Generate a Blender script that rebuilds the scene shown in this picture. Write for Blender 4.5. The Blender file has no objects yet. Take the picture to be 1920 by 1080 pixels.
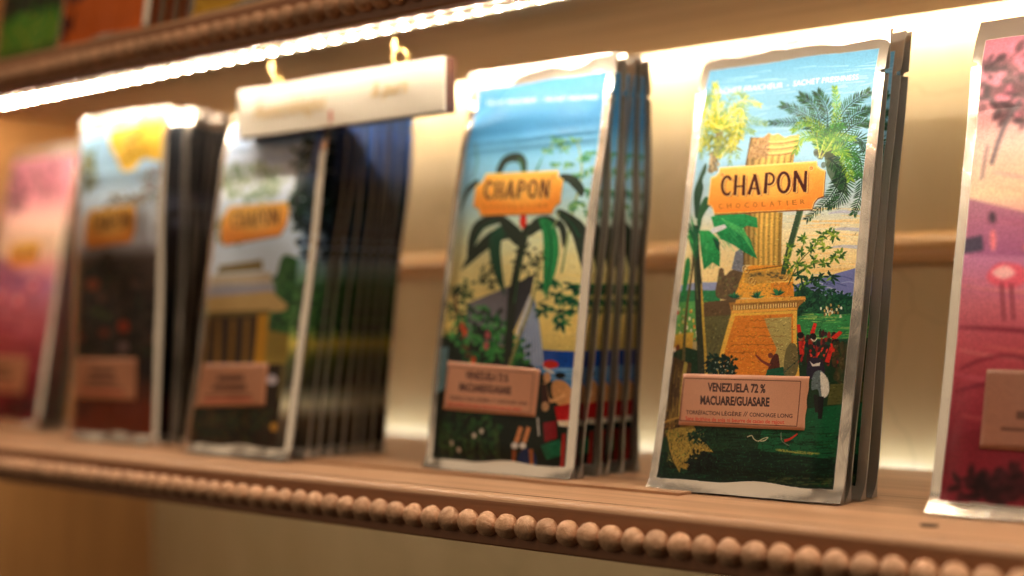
import bpy, math, random
import numpy as np
from mathutils import Vector, Matrix

random.seed(7)
RNG = np.random.RandomState(11)
S = bpy.context.scene
R = math.radians

# ------------------------------------------------------------------ camera, world, lamps, exposure
cam_d = bpy.data.cameras.new('camera')
cam = bpy.data.objects.new('camera', cam_d)
S.collection.objects.link(cam)
cam.location = (0.3585, -0.5119, 0.0709)
cam.rotation_euler = (R(90 + 1.568), 0, R(40.4))
cam_d.sensor_width = 36.0
cam_d.lens = 50.0
cam_d.clip_start = 0.01
cam_d.clip_end = 50
cam_d.dof.use_dof = True
cam_d.dof.focus_distance = 0.592
cam_d.dof.aperture_fstop = 3.1
S.camera = cam

world = bpy.data.worlds.new('World')
S.world = world
world.use_nodes = True
world.node_tree.nodes['Background'].inputs[0].default_value = (1.0, 0.66, 0.38, 1)
world.node_tree.nodes['Background'].inputs[1].default_value = 0.025

def area(name, loc, target, sx, sy, power, col):
    d = bpy.data.lights.new(name, 'AREA')
    d.shape = 'RECTANGLE'; d.size = sx; d.size_y = sy; d.energy = power; d.color = col
    o = bpy.data.objects.new(name, d); S.collection.objects.link(o)
    o.location = loc
    o.rotation_euler = (Vector(target) - Vector(loc)).to_track_quat('-Z', 'Y').to_euler()
    return o

# warm ceiling light of the shop, in front of and above the shelves
area('shop_ceiling_light', (0.30, -0.55, 1.8), (0.1, -0.1, 0.0), 0.5, 0.5, 15.0, (1.0, 0.70, 0.46))

# broad window-like light added out of view at front left, mirrored by the foil
area('added_front_left_light', (-1.1, -1.7, 0.60), (-0.05, 0.0, 0.1), 2.3, 1.6, 5.8, (1.0, 0.76, 0.52))

LED_STRENGTH = 760.0
REAR_STRENGTH = 115.0
LED_COLOR = (1.0, 0.85, 0.66, 1)
REAR_COLOR = (1.0, 0.91, 0.76, 1)
S.view_settings.view_transform = 'Standard'
S.view_settings.look = 'None'
S.view_settings.exposure = 0.12
S.view_settings.gamma = 1.0
S.view_settings.use_curve_mapping = False
S.cycles.use_denoising = True
S.cycles.max_bounces = 8
S.cycles.use_light_tree = True
S.cycles.sample_clamp_indirect = 4.0
S.cycles.caustics_reflective = False
S.cycles.caustics_refractive = False

# ------------------------------------------------------------------ helpers
COL = S.collection

def link(o, parent=None):
    COL.objects.link(o)
    if parent is not None:
        o.parent = parent
    return o

def mesh_obj(name, verts, faces, mat=None, parent=None, smooth=False, uvs=None):
    me = bpy.data.meshes.new(name)
    me.from_pydata([tuple(v) for v in verts], [], faces)
    if uvs is not None:
        lay = me.uv_layers.new(name='UVMap')
        idx = np.empty(len(me.loops), dtype=np.int32)
        me.loops.foreach_get('vertex_index', idx)
        lay.data.foreach_set('uv', np.asarray(uvs, dtype=np.float32)[idx].ravel())
    if smooth:
        me.polygons.foreach_set('use_smooth', [True] * len(me.polygons))
    if mat is not None:
        for m in (mat if isinstance(mat, (list, tuple)) else [mat]):
            me.materials.append(m)
    me.update()
    return link(bpy.data.objects.new(name, me), parent)

def empty(name, loc=(0, 0, 0)):
    o = bpy.data.objects.new(name, None)
    o.empty_display_size = 0.02
    o.location = loc
    return link(o)

def tag(o, label=None, cat=None, group=None, kind=None):
    if label: o['label'] = label
    if cat: o['category'] = cat
    if group: o['group'] = group
    if kind: o['kind'] = kind
    return o

def box(x0, x1, y0, y1, z0, z1):
    v = [(x0, y0, z0), (x1, y0, z0), (x1, y1, z0), (x0, y1, z0), (x0, y0, z1), (x1, y0, z1), (x1, y1, z1), (x0, y1, z1)]
    f = [(0, 3, 2, 1), (4, 5, 6, 7), (0, 1, 5, 4), (1, 2, 6, 5), (2, 3, 7, 6), (3, 0, 4, 7)]
    return v, f

def extrude_x(profile, x0, x1):
    """closed (y,z) profile, counter-clockwise seen from -x, swept along x"""
    n = len(profile)
    v = [(x0, y, z) for y, z in profile] + [(x1, y, z) for y, z in profile]
    f = [(i, (i + 1) % n, n + (i + 1) % n, n + i) for i in range(n)]
    f += [tuple(range(n - 1, -1, -1)), tuple(range(n, 2 * n))]
    return v, f

def bevel(o, w, seg=2):
    m = o.modifiers.new('bevel', 'BEVEL'); m.width = w; m.segments = seg; m.limit_method = 'ANGLE'
    return o

# ------------------------------------------------------------------ materials
def new_mat(name):
    m = bpy.data.materials.new(name); m.use_nodes = True
    nt = m.node_tree
    return m, nt, nt.nodes['Principled BSDF']

def N(nt, typ, **kw):
    n = nt.nodes.new(typ)
    for k, v in kw.items():
        setattr(n, k, v)
    return n

def wood(name, c_dark, c_light, rough=0.5, scale=1.0, bump=0.15, random_tone=0.0, grain=(3, 90, 90), coat=0.0):
    m, nt, b = new_mat(name)
    L = nt.links.new
    tc = N(nt, 'ShaderNodeTexCoord')
    mp = N(nt, 'ShaderNodeMapping')
    mp.inputs['Scale'].default_value = tuple(g * scale for g in grain)
    L(tc.outputs['Object'], mp.inputs['Vector'])
    oi = N(nt, 'ShaderNodeObjectInfo')
    ad = N(nt, 'ShaderNodeVectorMath', operation='ADD')
    sc = N(nt, 'ShaderNodeVectorMath', operation='SCALE')
    cmb = N(nt, 'ShaderNodeCombineXYZ')
    for i in range(3): L(oi.outputs['Random'], cmb.inputs[i])
    L(cmb.outputs[0], sc.inputs[0]); sc.inputs['Scale'].default_value = 37.0
    L(mp.outputs[0], ad.inputs[0]); L(sc.outputs[0], ad.inputs[1])
    n1 = N(nt, 'ShaderNodeTexNoise'); n1.inputs['Scale'].default_value = 1.0; n1.inputs['Detail'].default_value = 6; n1.inputs['Roughness'].default_value = 0.62; n1.inputs['Distortion'].default_value = 0.6
    n2 = N(nt, 'ShaderNodeTexNoise'); n2.inputs['Scale'].default_value = 6.0; n2.inputs['Detail'].default_value = 4
    L(ad.outputs[0], n1.inputs['Vector']); L(ad.outputs[0], n2.inputs['Vector'])
    mx = N(nt, 'ShaderNodeMath', operation='MULTIPLY_ADD'); mx.inputs[1].default_value = 0.35
    L(n2.outputs['Fac'], mx.inputs[0]); L(n1.outputs['Fac'], mx.inputs[2])
    rp = N(nt, 'ShaderNodeValToRGB')
    rp.color_ramp.elements[0].position = 0.48; rp.color_ramp.elements[0].color = (*c_dark, 1)
    rp.color_ramp.elements[1].position = 0.86; rp.color_ramp.elements[1].color = (*c_light, 1)
    L(mx.outputs[0], rp.inputs['Fac'])
    out = rp.outputs['Color']
    if random_tone > 0:
        hs = N(nt, 'ShaderNodeHueSaturation')
        mr = N(nt, 'ShaderNodeMapRange'); mr.inputs['To Min'].default_value = 1 - random_tone; mr.inputs['To Max'].default_value = 1 + random_tone
        L(oi.outputs['Random'], mr.inputs['Value']); L(mr.outputs[0], hs.inputs['Value']); L(out, hs.inputs['Color'])
        out = hs.outputs['Color']
    L(out, b.inputs['Base Color'])
    b.inputs['Roughness'].default_value = rough
    b.inputs['Coat Weight'].default_value = coat
    b.inputs['Coat Roughness'].default_value = 0.3
    bp = N(nt, 'ShaderNodeBump'); bp.inputs['Strength'].default_value = bump; bp.inputs['Distance'].default_value = 0.0006
    L(mx.outputs[0], bp.inputs['Height']); L(bp.outputs[0], b.inputs['Normal'])
    return m

def plain(name, col, rough=0.5, metal=0.0, var=0.06, vscale=40, bump=0.0):
    m, nt, b = new_mat(name)
    L = nt.links.new
    tc = N(nt, 'ShaderNodeTexCoord'); n = N(nt, 'ShaderNodeTexNoise'); n.inputs['Scale'].default_value = vscale; n.inputs['Detail'].default_value = 5
    L(tc.outputs['Object'], n.inputs['Vector'])
    rp = N(nt, 'ShaderNodeValToRGB')
    rp.color_ramp.elements[0].position = 0.3; rp.color_ramp.elements[0].color = (*[c * (1 - var) for c in col], 1)
    rp.color_ramp.elements[1].position = 0.7; rp.color_ramp.elements[1].color = (*[min(1, c * (1 + var)) for c in col], 1)
    L(n.outputs['Fac'], rp.inputs['Fac']); L(rp.outputs['Color'], b.inputs['Base Color'])
    b.inputs['Roughness'].default_value = rough; b.inputs['Metallic'].default_value = metal
    if bump:
        bp = N(nt, 'ShaderNodeBump'); bp.inputs['Strength'].default_value = bump; bp.inputs['Distance'].default_value = 0.0004
        L(n.outputs['Fac'], bp.inputs['Height']); L(bp.outputs[0], b.inputs['Normal'])
    return m

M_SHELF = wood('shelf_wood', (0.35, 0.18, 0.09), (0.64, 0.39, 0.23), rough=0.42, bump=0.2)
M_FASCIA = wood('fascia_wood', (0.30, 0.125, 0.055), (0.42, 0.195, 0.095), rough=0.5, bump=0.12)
M_BEAD = wood('bead_wood', (0.50, 0.27, 0.15), (0.76, 0.47, 0.29), rough=0.55, scale=1.0, bump=0.8, random_tone=0.14, grain=(150, 420, 420))
M_UNDER = wood('underside_wood', (0.55, 0.36, 0.20), (0.72, 0.51, 0.31), rough=0.5, bump=0.1)
M_SIDE = wood('side_wood', (0.42, 0.19, 0.06), (0.58, 0.28, 0.09), rough=0.5, bump=0.1, grain=(60, 60, 4))
M_RAIL = wood('rail_wood', (0.50, 0.25, 0.075), (0.66, 0.37, 0.13), rough=0.45, bump=0.1)
M_BRASS = plain('brass', (0.80, 0.58, 0.22), rough=0.22, metal=1.0, var=0.05)
M_STRIP = plain('strip_white', (0.75, 0.68, 0.55), rough=0.5)
M_SIGNFACE = plain('sign_face_cream', (0.80, 0.74, 0.62), rough=0.5, var=0.03)
M_SIGNWOOD = wood('sign_wood', (0.055, 0.018, 0.012), (0.10, 0.034, 0.02), rough=0.45)
M_GOLD = plain('gold_lettering', (0.74, 0.54, 0.24), rough=0.45, metal=0.3)
M_REDMARK = plain('red_mark', (0.62, 0.16, 0.09), rough=0.5)
M_KNOT = plain('dark_knot', (0.025, 0.016, 0.012), rough=0.6)
M_DIRT = plain('joint_dirt', (0.10, 0.055, 0.028), rough=0.8, var=0.3)

def panel_material():
    m, nt, b = new_mat('varnished_panel')
    L = nt.links.new
    tc = N(nt, 'ShaderNodeTexCoord')
    mp = N(nt, 'ShaderNodeMapping'); mp.inputs['Scale'].default_value = (9, 9, 2.2)
    L(tc.outputs['Object'], mp.inputs['Vector'])
    n = N(nt, 'ShaderNodeTexNoise'); n.inputs['Scale'].default_value = 3.0; n.inputs['Detail'].default_value = 5; n.inputs['Distortion'].default_value = 0.5
    L(mp.outputs[0], n.inputs['Vector'])
    rp = N(nt, 'ShaderNodeValToRGB')
    rp.color_ramp.elements[0].position = 0.3; rp.color_ramp.elements[0].color = (0.53, 0.38, 0.185, 1)
    rp.color_ramp.elements[1].position = 0.75; rp.color_ramp.elements[1].color = (0.62, 0.455, 0.235, 1)
    L(n.outputs['Fac'], rp.inputs['Fac'])
    # a few hairline cracks in the varnish
    nz = N(nt, 'ShaderNodeTexNoise'); nz.inputs['Scale'].default_value = 14; nz.inputs['Detail'].default_value = 3
    L(tc.outputs['Object'], nz.inputs['Vector'])
    mv = N(nt, 'ShaderNodeMixRGB'); mv.inputs[0].default_value = 0.06
    L(tc.outputs['Object'], mv.inputs[1]); L(nz.outputs['Color'], mv.inputs[2])
    vo = N(nt, 'ShaderNodeTexVoronoi', feature='DISTANCE_TO_EDGE'); vo.inputs['Scale'].default_value = 11.0
    L(mv.outputs[0], vo.inputs['Vector'])
    cr = N(nt, 'ShaderNodeMapRange'); cr.inputs['From Max'].default_value = 0.012; cr.inputs['To Min'].default_value = 0.84; cr.inputs['To Max'].default_value = 1.0
    L(vo.outputs['Distance'], cr.inputs['Value'])
    mul = N(nt, 'ShaderNodeMixRGB', blend_type='MULTIPLY'); mul.inputs[0].default_value = 1.0
    L(rp.outputs['Color'], mul.inputs[1]); L(cr.outputs[0], mul.inputs[2])
    L(mul.outputs[0], b.inputs['Base Color'])
    b.inputs['Roughness'].default_value = 0.36
    b.inputs['Specular IOR Level'].default_value = 0.6
    return m
M_PANEL = panel_material()

def emit_mat(name, col, strength):
    m, nt, b = new_mat(name)
    b.inputs['Base Color'].default_value = (0.9, 0.85, 0.6, 1)
    b.inputs['Emission Color'].default_value = col
    b.inputs['Emission Strength'].default_value = strength
    return m
M_LED = emit_mat('led_chip', LED_COLOR, LED_STRENGTH)

# ------------------------------------------------------------------ the painter: prints are drawn by code into pixel grids
def homography(src, dst):
    A = []; bb = []
    for (x, y), (u, v) in zip(src, dst):
        A.append([x, y, 1, 0, 0, 0, -u * x, -u * y]); bb.append(u)
        A.append([0, 0, 0, x, y, 1, -v * x, -v * y]); bb.append(v)
    h = np.linalg.solve(np.array(A, float), np.array(bb, float))
    return np.append(h, 1).reshape(3, 3)

MU, MT, MB = 0.046, 0.045, 0.026          # unprinted foil margins: sides, top, bottom

class Canvas:
    def __init__(s, w, h, quad, ss=2, margins=True, bg=(0.5, 0.5, 0.5)):
        s.w, s.h, s.ss = w * ss, h * ss, ss
        s.img = np.zeros((s.h, s.w, 3), np.float32); s.img[:] = bg
        if margins:
            x0, x1, y0, y1 = MU * s.w, (1 - MU) * s.w, MT * s.h, (1 - MB) * s.h
        else:
            x0, x1, y0, y1 = 0, s.w, 0, s.h
        s.frame = (x0, x1, y0, y1)
        s.H = homography(quad, [(x0, y0), (x1, y0), (x1, y1), (x0, y1)])
        s.k = (x1 - x0) / math.dist(quad[0], quad[1])
    def tr(s, pts):
        p = np.asarray(pts, float)
        q = np.c_[p, np.ones(len(p))] @ s.H.T
        return q[:, :2] / q[:, 2:3]
    def raw(s, q, color, a=1.0, color2=None):
        x0 = max(int(q[:, 0].min()) - 1, 0); x1 = min(int(q[:, 0].max()) + 2, s.w)
        y0 = max(int(q[:, 1].min()) - 1, 0); y1 = min(int(q[:, 1].max()) + 2, s.h)
        if x1 <= x0 or y1 <= y0: return
        X = np.arange(x0, x1) + 0.5; Y = np.arange(y0, y1) + 0.5
        m = np.zeros((len(Y), len(X)), bool)
        for i in range(len(q)):
            ax, ay = q[i]; bx, by = q[(i + 1) % len(q)]
            if ay == by: continue
            c = (ay > Y) != (by > Y)
            if not c.any(): continue
            xi = ax + (Y - ay) * (bx - ax) / (by - ay)
            m ^= c[:, None] & (X[None, :] < xi[:, None])
        v = s.img[y0:y1, x0:x1]
        if color2 is not None:
            t = ((Y - q[:, 1].min()) / max(1e-6, q[:, 1].max() - q[:, 1].min()))[:, None, None]
            cc = np.asarray(color, np.float32) * (1 - t) + np.asarray(color2, np.float32) * t
            cc = np.broadcast_to(cc, v.shape)
            v[m] = v[m] * (1 - a) + cc[m] * a
        else:
            v[m] = v[m] * (1 - a) + np.asarray(color, np.float32) * a
    def poly(s, pts, color, a=1.0, color2=None, smooth=False):
        if smooth: pts = spline(pts, True)
        s.raw(s.tr(pts), c255(color), a, None if color2 is None else c255(color2))
    def stroke(s, pts, w0, w1, color, a=1.0, smooth=True, bulge=None):
        p = np.asarray(spline(pts, False) if smooth and len(pts) > 2 else pts, float)
        d = np.gradient(p, axis=0); d /= np.maximum(np.linalg.norm(d, axis=1), 1e-6)[:, None]
        n = np.c_[-d[:, 1], d[:, 0]]
        t = np.linspace(0, 1, len(p))
        w = (w0 + (w1 - w0) * t)
        if bulge: w = w + bulge * np.sin(np.pi * np.minimum(1, t * 1.05)) ** 0.8
        w = w[:, None] / 2
        s.raw(s.tr(np.r_[p + n * w, (p - n * w)[::-1]]), c255(color), a)
    def leaf(s, x, y, ang, ln, w, color, a=1.0):
        c, sn = math.cos(ang), math.sin(ang)
        pts = [(0, 0), (ln * .3, w * .5), (ln * .65, w * .42), (ln, 0), (ln * .65, -w * .42), (ln * .3, -w * .5)]
        s.raw(s.tr([(x + px * c - py * sn, y + px * sn + py * c) for px, py in pts]), c255(color), a)
    def frond(s, pts, n, ln, color, color2=None, w=1.6, back=0.5, rib=None):
        p = np.asarray(spline(pts, False, 10), float)
        for i in range(n):
            t = 0.08 + 0.92 * i / (n - 1)
            k = t * (len(p) - 1); j = min(int(k), len(p) - 2); q = p[j] + (p[j + 1] - p[j]) * (k - j)
            d = p[j + 1] - p[j]; a0 = math.atan2(d[1], d[0])
            L_ = ln * (0.45 + 0.55 * math.sin(math.pi * min(1, 0.2 + 0.75 * t))) * random.uniform(.85, 1.1)
            for sgn in (-1, 1):
                col = color if (color2 is None or random.random() < .6) else color2
                s.leaf(q[0], q[1], a0 + sgn * (1.15 - back * t) + random.uniform(-.1, .1), L_, w, col)
        s.stroke(pts, w * 1.2, w * .5, rib or color)
    def clump(s, cx, cy, rx, ry, n, ln, w, colors, a=1.0, ang=None):
        for i in range(n):
            r = math.sqrt(random.random()); th = random.uniform(0, 6.283)
            x, y = cx + rx * r * math.cos(th), cy + ry * r * math.sin(th)
            an = random.uniform(0, 6.283) if ang is None else random.gauss(ang, .6)
            s.leaf(x, y, an, ln * random.uniform(.6, 1.3), w * random.uniform(.7, 1.2), random.choice(colors), a)
    def disc(s, cx, cy, rx, ry, color, a=1.0, n=18):
        s.poly([(cx + rx * math.cos(6.2832 * i / n), cy + ry * math.sin(6.2832 * i / n)) for i in range(n)], color, a)
    def vgrad(s, stops):
        """vertical gradient over the print, stops = [(photo-free 0..1 down, colour)]"""
        x0, x1, y0, y1 = s.frame
        t = np.clip((np.arange(s.h) - y0) / (y1 - y0), 0, 1)
        ts = [a for a, _ in stops]; cs = np.array([c255(c) for _, c in stops])
        for k in range(3): s.img[:, :, k] = np.interp(t, ts, cs[:, k])[:, None]
    def text(s, body, x0, y0, x1, y1, height, color, shear=0.0, bold=0.0, a=1.0):
        """text from baseline start (x0,y0) to baseline end (x1,y1), cap height in source units"""
        V, T = glyphs(body, shear, bold)
        w = V[:, 0].max() - V[:, 0].min(); V = V - [V[:, 0].min(), 0]
        ux, uy = (x1 - x0) / w, (y1 - y0) / w
        hx, hy = -(y1 - y0), (x1 - x0); hl = math.hypot(hx, hy); hx, hy = hx / hl, hy / hl
        cap = 0.729
        P = np.c_[x0 + V[:, 0] * ux - V[:, 1] / cap * height * hx, y0 + V[:, 0] * uy - V[:, 1] / cap * height * hy]
        Q = s.tr(P); c = c255(color)
        for t in T: s.raw(Q[list(t)], c, a)
    def brush(s, n, amt=0.22, keep=None):
        """painterly pass: short strokes of the local colour, a little lighter or darker"""
        x0, x1, y0, y1 = s.frame; k = s.k
        for i in range(n):
            x, y = random.uniform(x0, x1 - 1), random.uniform(y0, y1 - 1)
            c = s.img[int(y), int(x)].copy()
            if c[2] > c[0] + .08 and c.mean() > .5: continue
            f = 1 + random.gauss(0, amt) * (0.7 if c.mean() > .6 else 1.3)
            c = np.clip(c * f + random.uniform(-.015, .015), 0, 1)
            a = random.gauss(-.1, .6); L_ = random.uniform(2.5, 7) * k; w = random.uniform(.5, 1.3) * k
            dx, dy = math.cos(a) * L_ / 2, math.sin(a) * L_ / 2; px, py = -math.sin(a) * w / 2, math.cos(a) * w / 2
            s.raw(np.array([(x - dx, y - dy), (x + px, y + py), (x + dx, y + dy), (x - px, y - py)]), c, .75)
    def soften(s, r):
        for ax in (0, 1):
            c = np.cumsum(np.pad(s.img, [(r + 1, r) if a == ax else (0, 0) for a in range(3)], mode='edge'), axis=ax, dtype=np.float64)
            n = s.img.shape[ax]
            s.img = ((np.take(c, range(2 * r + 1, 2 * r + 1 + n), axis=ax) - np.take(c, range(0, n), axis=ax)) / (2 * r + 1)).astype(np.float32)
    def finish(s, grain=0.05):
        n = RNG.rand(s.h // 4 + 2, s.w // 4 + 2).astype(np.float32)
        n = np.kron(n, np.ones((4, 4), np.float32))[:s.h, :s.w]
        f = 1 + grain * (n - .5) * 2 + grain * .6 * (RNG.rand(s.h, s.w).astype(np.float32) - .5)
        im = np.clip(s.img * f[:, :, None], 0, 1)
        h, w, k = s.h // s.ss, s.w // s.ss, s.ss
        return im[:h * k, :w * k].reshape(h, k, w, k, 3).mean(axis=(1, 3))

def c255(c):
    return np.array([v / 255.0 for v in c], np.float32)

def spline(pts, closed=False, sub=8):
    p = [tuple(q) for q in pts]; n = len(p); out = []
    rng = range(n) if closed else range(n - 1)
    for i in rng:
        p0 = p[(i - 1) % n] if closed or i > 0 else p[i]
        p1 = p[i]; p2 = p[(i + 1) % n]
        p3 = p[(i + 2) % n] if closed or i < n - 2 else p2
        for k in range(sub):
            t = k / sub
            out.append(tuple(0.5 * (2 * b + (c - a) * t + (2 * a - 5 * b + 4 * c - d) * t * t + (3 * b - a - 3 * c + d) * t ** 3) for a, b, c, d in zip(p0, p1, p2, p3)))
    if not closed: out.append(p[-1])
    return out

_gl = {}
def glyphs(body, shear=0.0, bold=0.0):
    key = (body, shear, bold)
    if key not in _gl:
        c = bpy.data.curves.new('glyphs', 'FONT'); c.body = body; c.size = 1.0; c.shear = shear; c.offset = bold; c.resolution_u = 3
        o = bpy.data.objects.new('glyphs', c); COL.objects.link(o)
        bpy.context.view_layer.update()
        me = bpy.data.meshes.new_from_object(o.evaluated_get(bpy.context.evaluated_depsgraph_get()))
        me.calc_loop_triangles()
        V = np.array([v.co[:2] for v in me.vertices]); T = [tuple(t.vertices) for t in me.loop_triangles]
        bpy.data.objects.remove(o); bpy.data.curves.remove(c); bpy.data.meshes.remove(me)
        _gl[key] = (V, T)
    return _gl[key]

def to_image(name, rgb, mask=None):
    h, w, _ = rgb.shape
    px = np.ones((h, w, 4), np.float32)
    px[:, :, :3] = rgb
    if mask is not None: px[:, :, 3] = mask
    im = bpy.data.images.new(name, w, h, alpha=True)
    im.alpha_mode = 'CHANNEL_PACKED'
    im.pixels.foreach_set(np.ascontiguousarray(px[::-1]).ravel())
    im.update(); im.pack()
    return im

def print_mask(w, h, mu=None):
    mu = MU if mu is None else mu
    u = (np.arange(w) + .5) / w; v = (np.arange(h) + .5) / h
    wob = 0.004 * np.sin(u * 7.3) + 0.002 * np.sin(u * 17 + 1)
    mx = ((u > mu) & (u < 1 - mu))[None, :]
    my = (v[:, None] > MT + wob[None, :] * .4) & (v[:, None] < 1 - MB + wob[None, :])
    return (mx & my).astype(np.float32)

# ---- lettering of the name plate, drawn stroke by stroke in a unit box (y up)
def ell(cx, cy, rx, ry, a0, a1, n=16):
    return [(cx + rx * math.cos(a0 + (a1 - a0) * i / n), cy + ry * math.sin(a0 + (a1 - a0) * i / n)) for i in range(n + 1)]
LETTERS = {
    'C': [(ell(.56, .5, .42, .46, 0.95, 5.2), .20, .20), ([(.80, .88), (.84, .76)], .22, .14), ([(.74, .08), (.86, .2)], .14, .1)],
    'H': [([(.2, 1.0), (.13, 0)], .22, .24), ([(.86, 1.0), (.84, 0)], .2, .24), ([(.15, .42), (.86, .46)], .13, .13), ([(.05, 0.02), (.26, 0.02)], .07, .07), ([(.72, .02), (.96, .02)], .07, .07)],
    'A': [([(.52, 1.0), (.1, 0)], .14, .22), ([(.5, 1.0), (.88, 0)], .2, .24), ([(.24, .3), (.78, .3)], .1, .1), ([(.36, .97), (.6, .97)], .07, .07)],
    'P': [([(.22, 1.0), (.16, 0)], .22, .26), (ell(.42, .7, .42, .27, 1.75, -1.75), .16, .16), ([(.06, .02), (.32, .02)], .07, .07)],
    'O': [(ell(.5, .5, .40, .46, 0, 6.2832, 24), .19, .19)],
    'N': [([(.16, 1.0), (.12, 0)], .18, .2), ([(.14, .98), (.86, .05)], .22, .22), ([(.9, 1.0), (.86, 0)], .18, .2), ([(.02, .02), (.24, .02)], .07, .07)],
}
def draw_word(cv, boxes, offset, color, a=1.0):
    """boxes: letter -> (x0, x1, ytop, ybase) in source units"""
    for ch, x0, x1, yt, yb in boxes:
        w, h = x1 - x0, yb - yt
        for pts, wa, wb in LETTERS[ch]:
            P = [(x0 + px * w + offset[0] + (py - .5) * .04 * h, yb - py * h + offset[1]) for px, py in pts]
            cv.stroke(P, wa * w * 1.14, wb * w * 1.14, color, a, smooth=False)

def plate(cv, pts, letters, sub=None, crisp=True):
    """orange enamel name plate with notched corners"""
    p = np.array(pts, float); ce = p.mean(axis=0)
    cv.poly(p + [0.8, 2.2], (120, 55, 25))
    cv.poly(p, (255, 214, 130))
    q = ce + (p - ce) * [0.985, 0.955] + [0, 1.0]
    cv.poly(q, (250, 186, 84), color2=(238, 138, 50))
    x0, x1 = p[:, 0].min(), p[:, 0].max(); y0, y1 = p[:, 1].min(), p[:, 1].max()
    for k in range(8):      # deeper orange enamel towards both ends
        cv.poly(ce + (q - ce) * [1, .98] * 1.0, (250, 190, 92), 0.0)
    cw, chh = x1 - x0, y1 - y0
    for k in range(6):
        f = 0.80 - k * 0.11
        cv.disc(ce[0], ce[1] - chh * .06, cw * .5 * f, chh * .42 * f, (253, 200, 104), 0.16, 28)
    if letters:
        if crisp:
            draw_word(cv, letters, (3.4, 2.2), (150, 80, 40), .8)
            draw_word(cv, letters, (2.0, 1.3), (252, 204, 120))
        draw_word(cv, letters, (0, 0), (70, 26, 24))
    if sub:
        for ch, x, y, hh in sub:
            g = hh * (.09 if ch == 'I' else .42)
            cv.text(ch, x - g, y + hh * .5, x + g, y + hh * .5 - g * .14, hh, (150, 88, 30), bold=-0.005)

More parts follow.
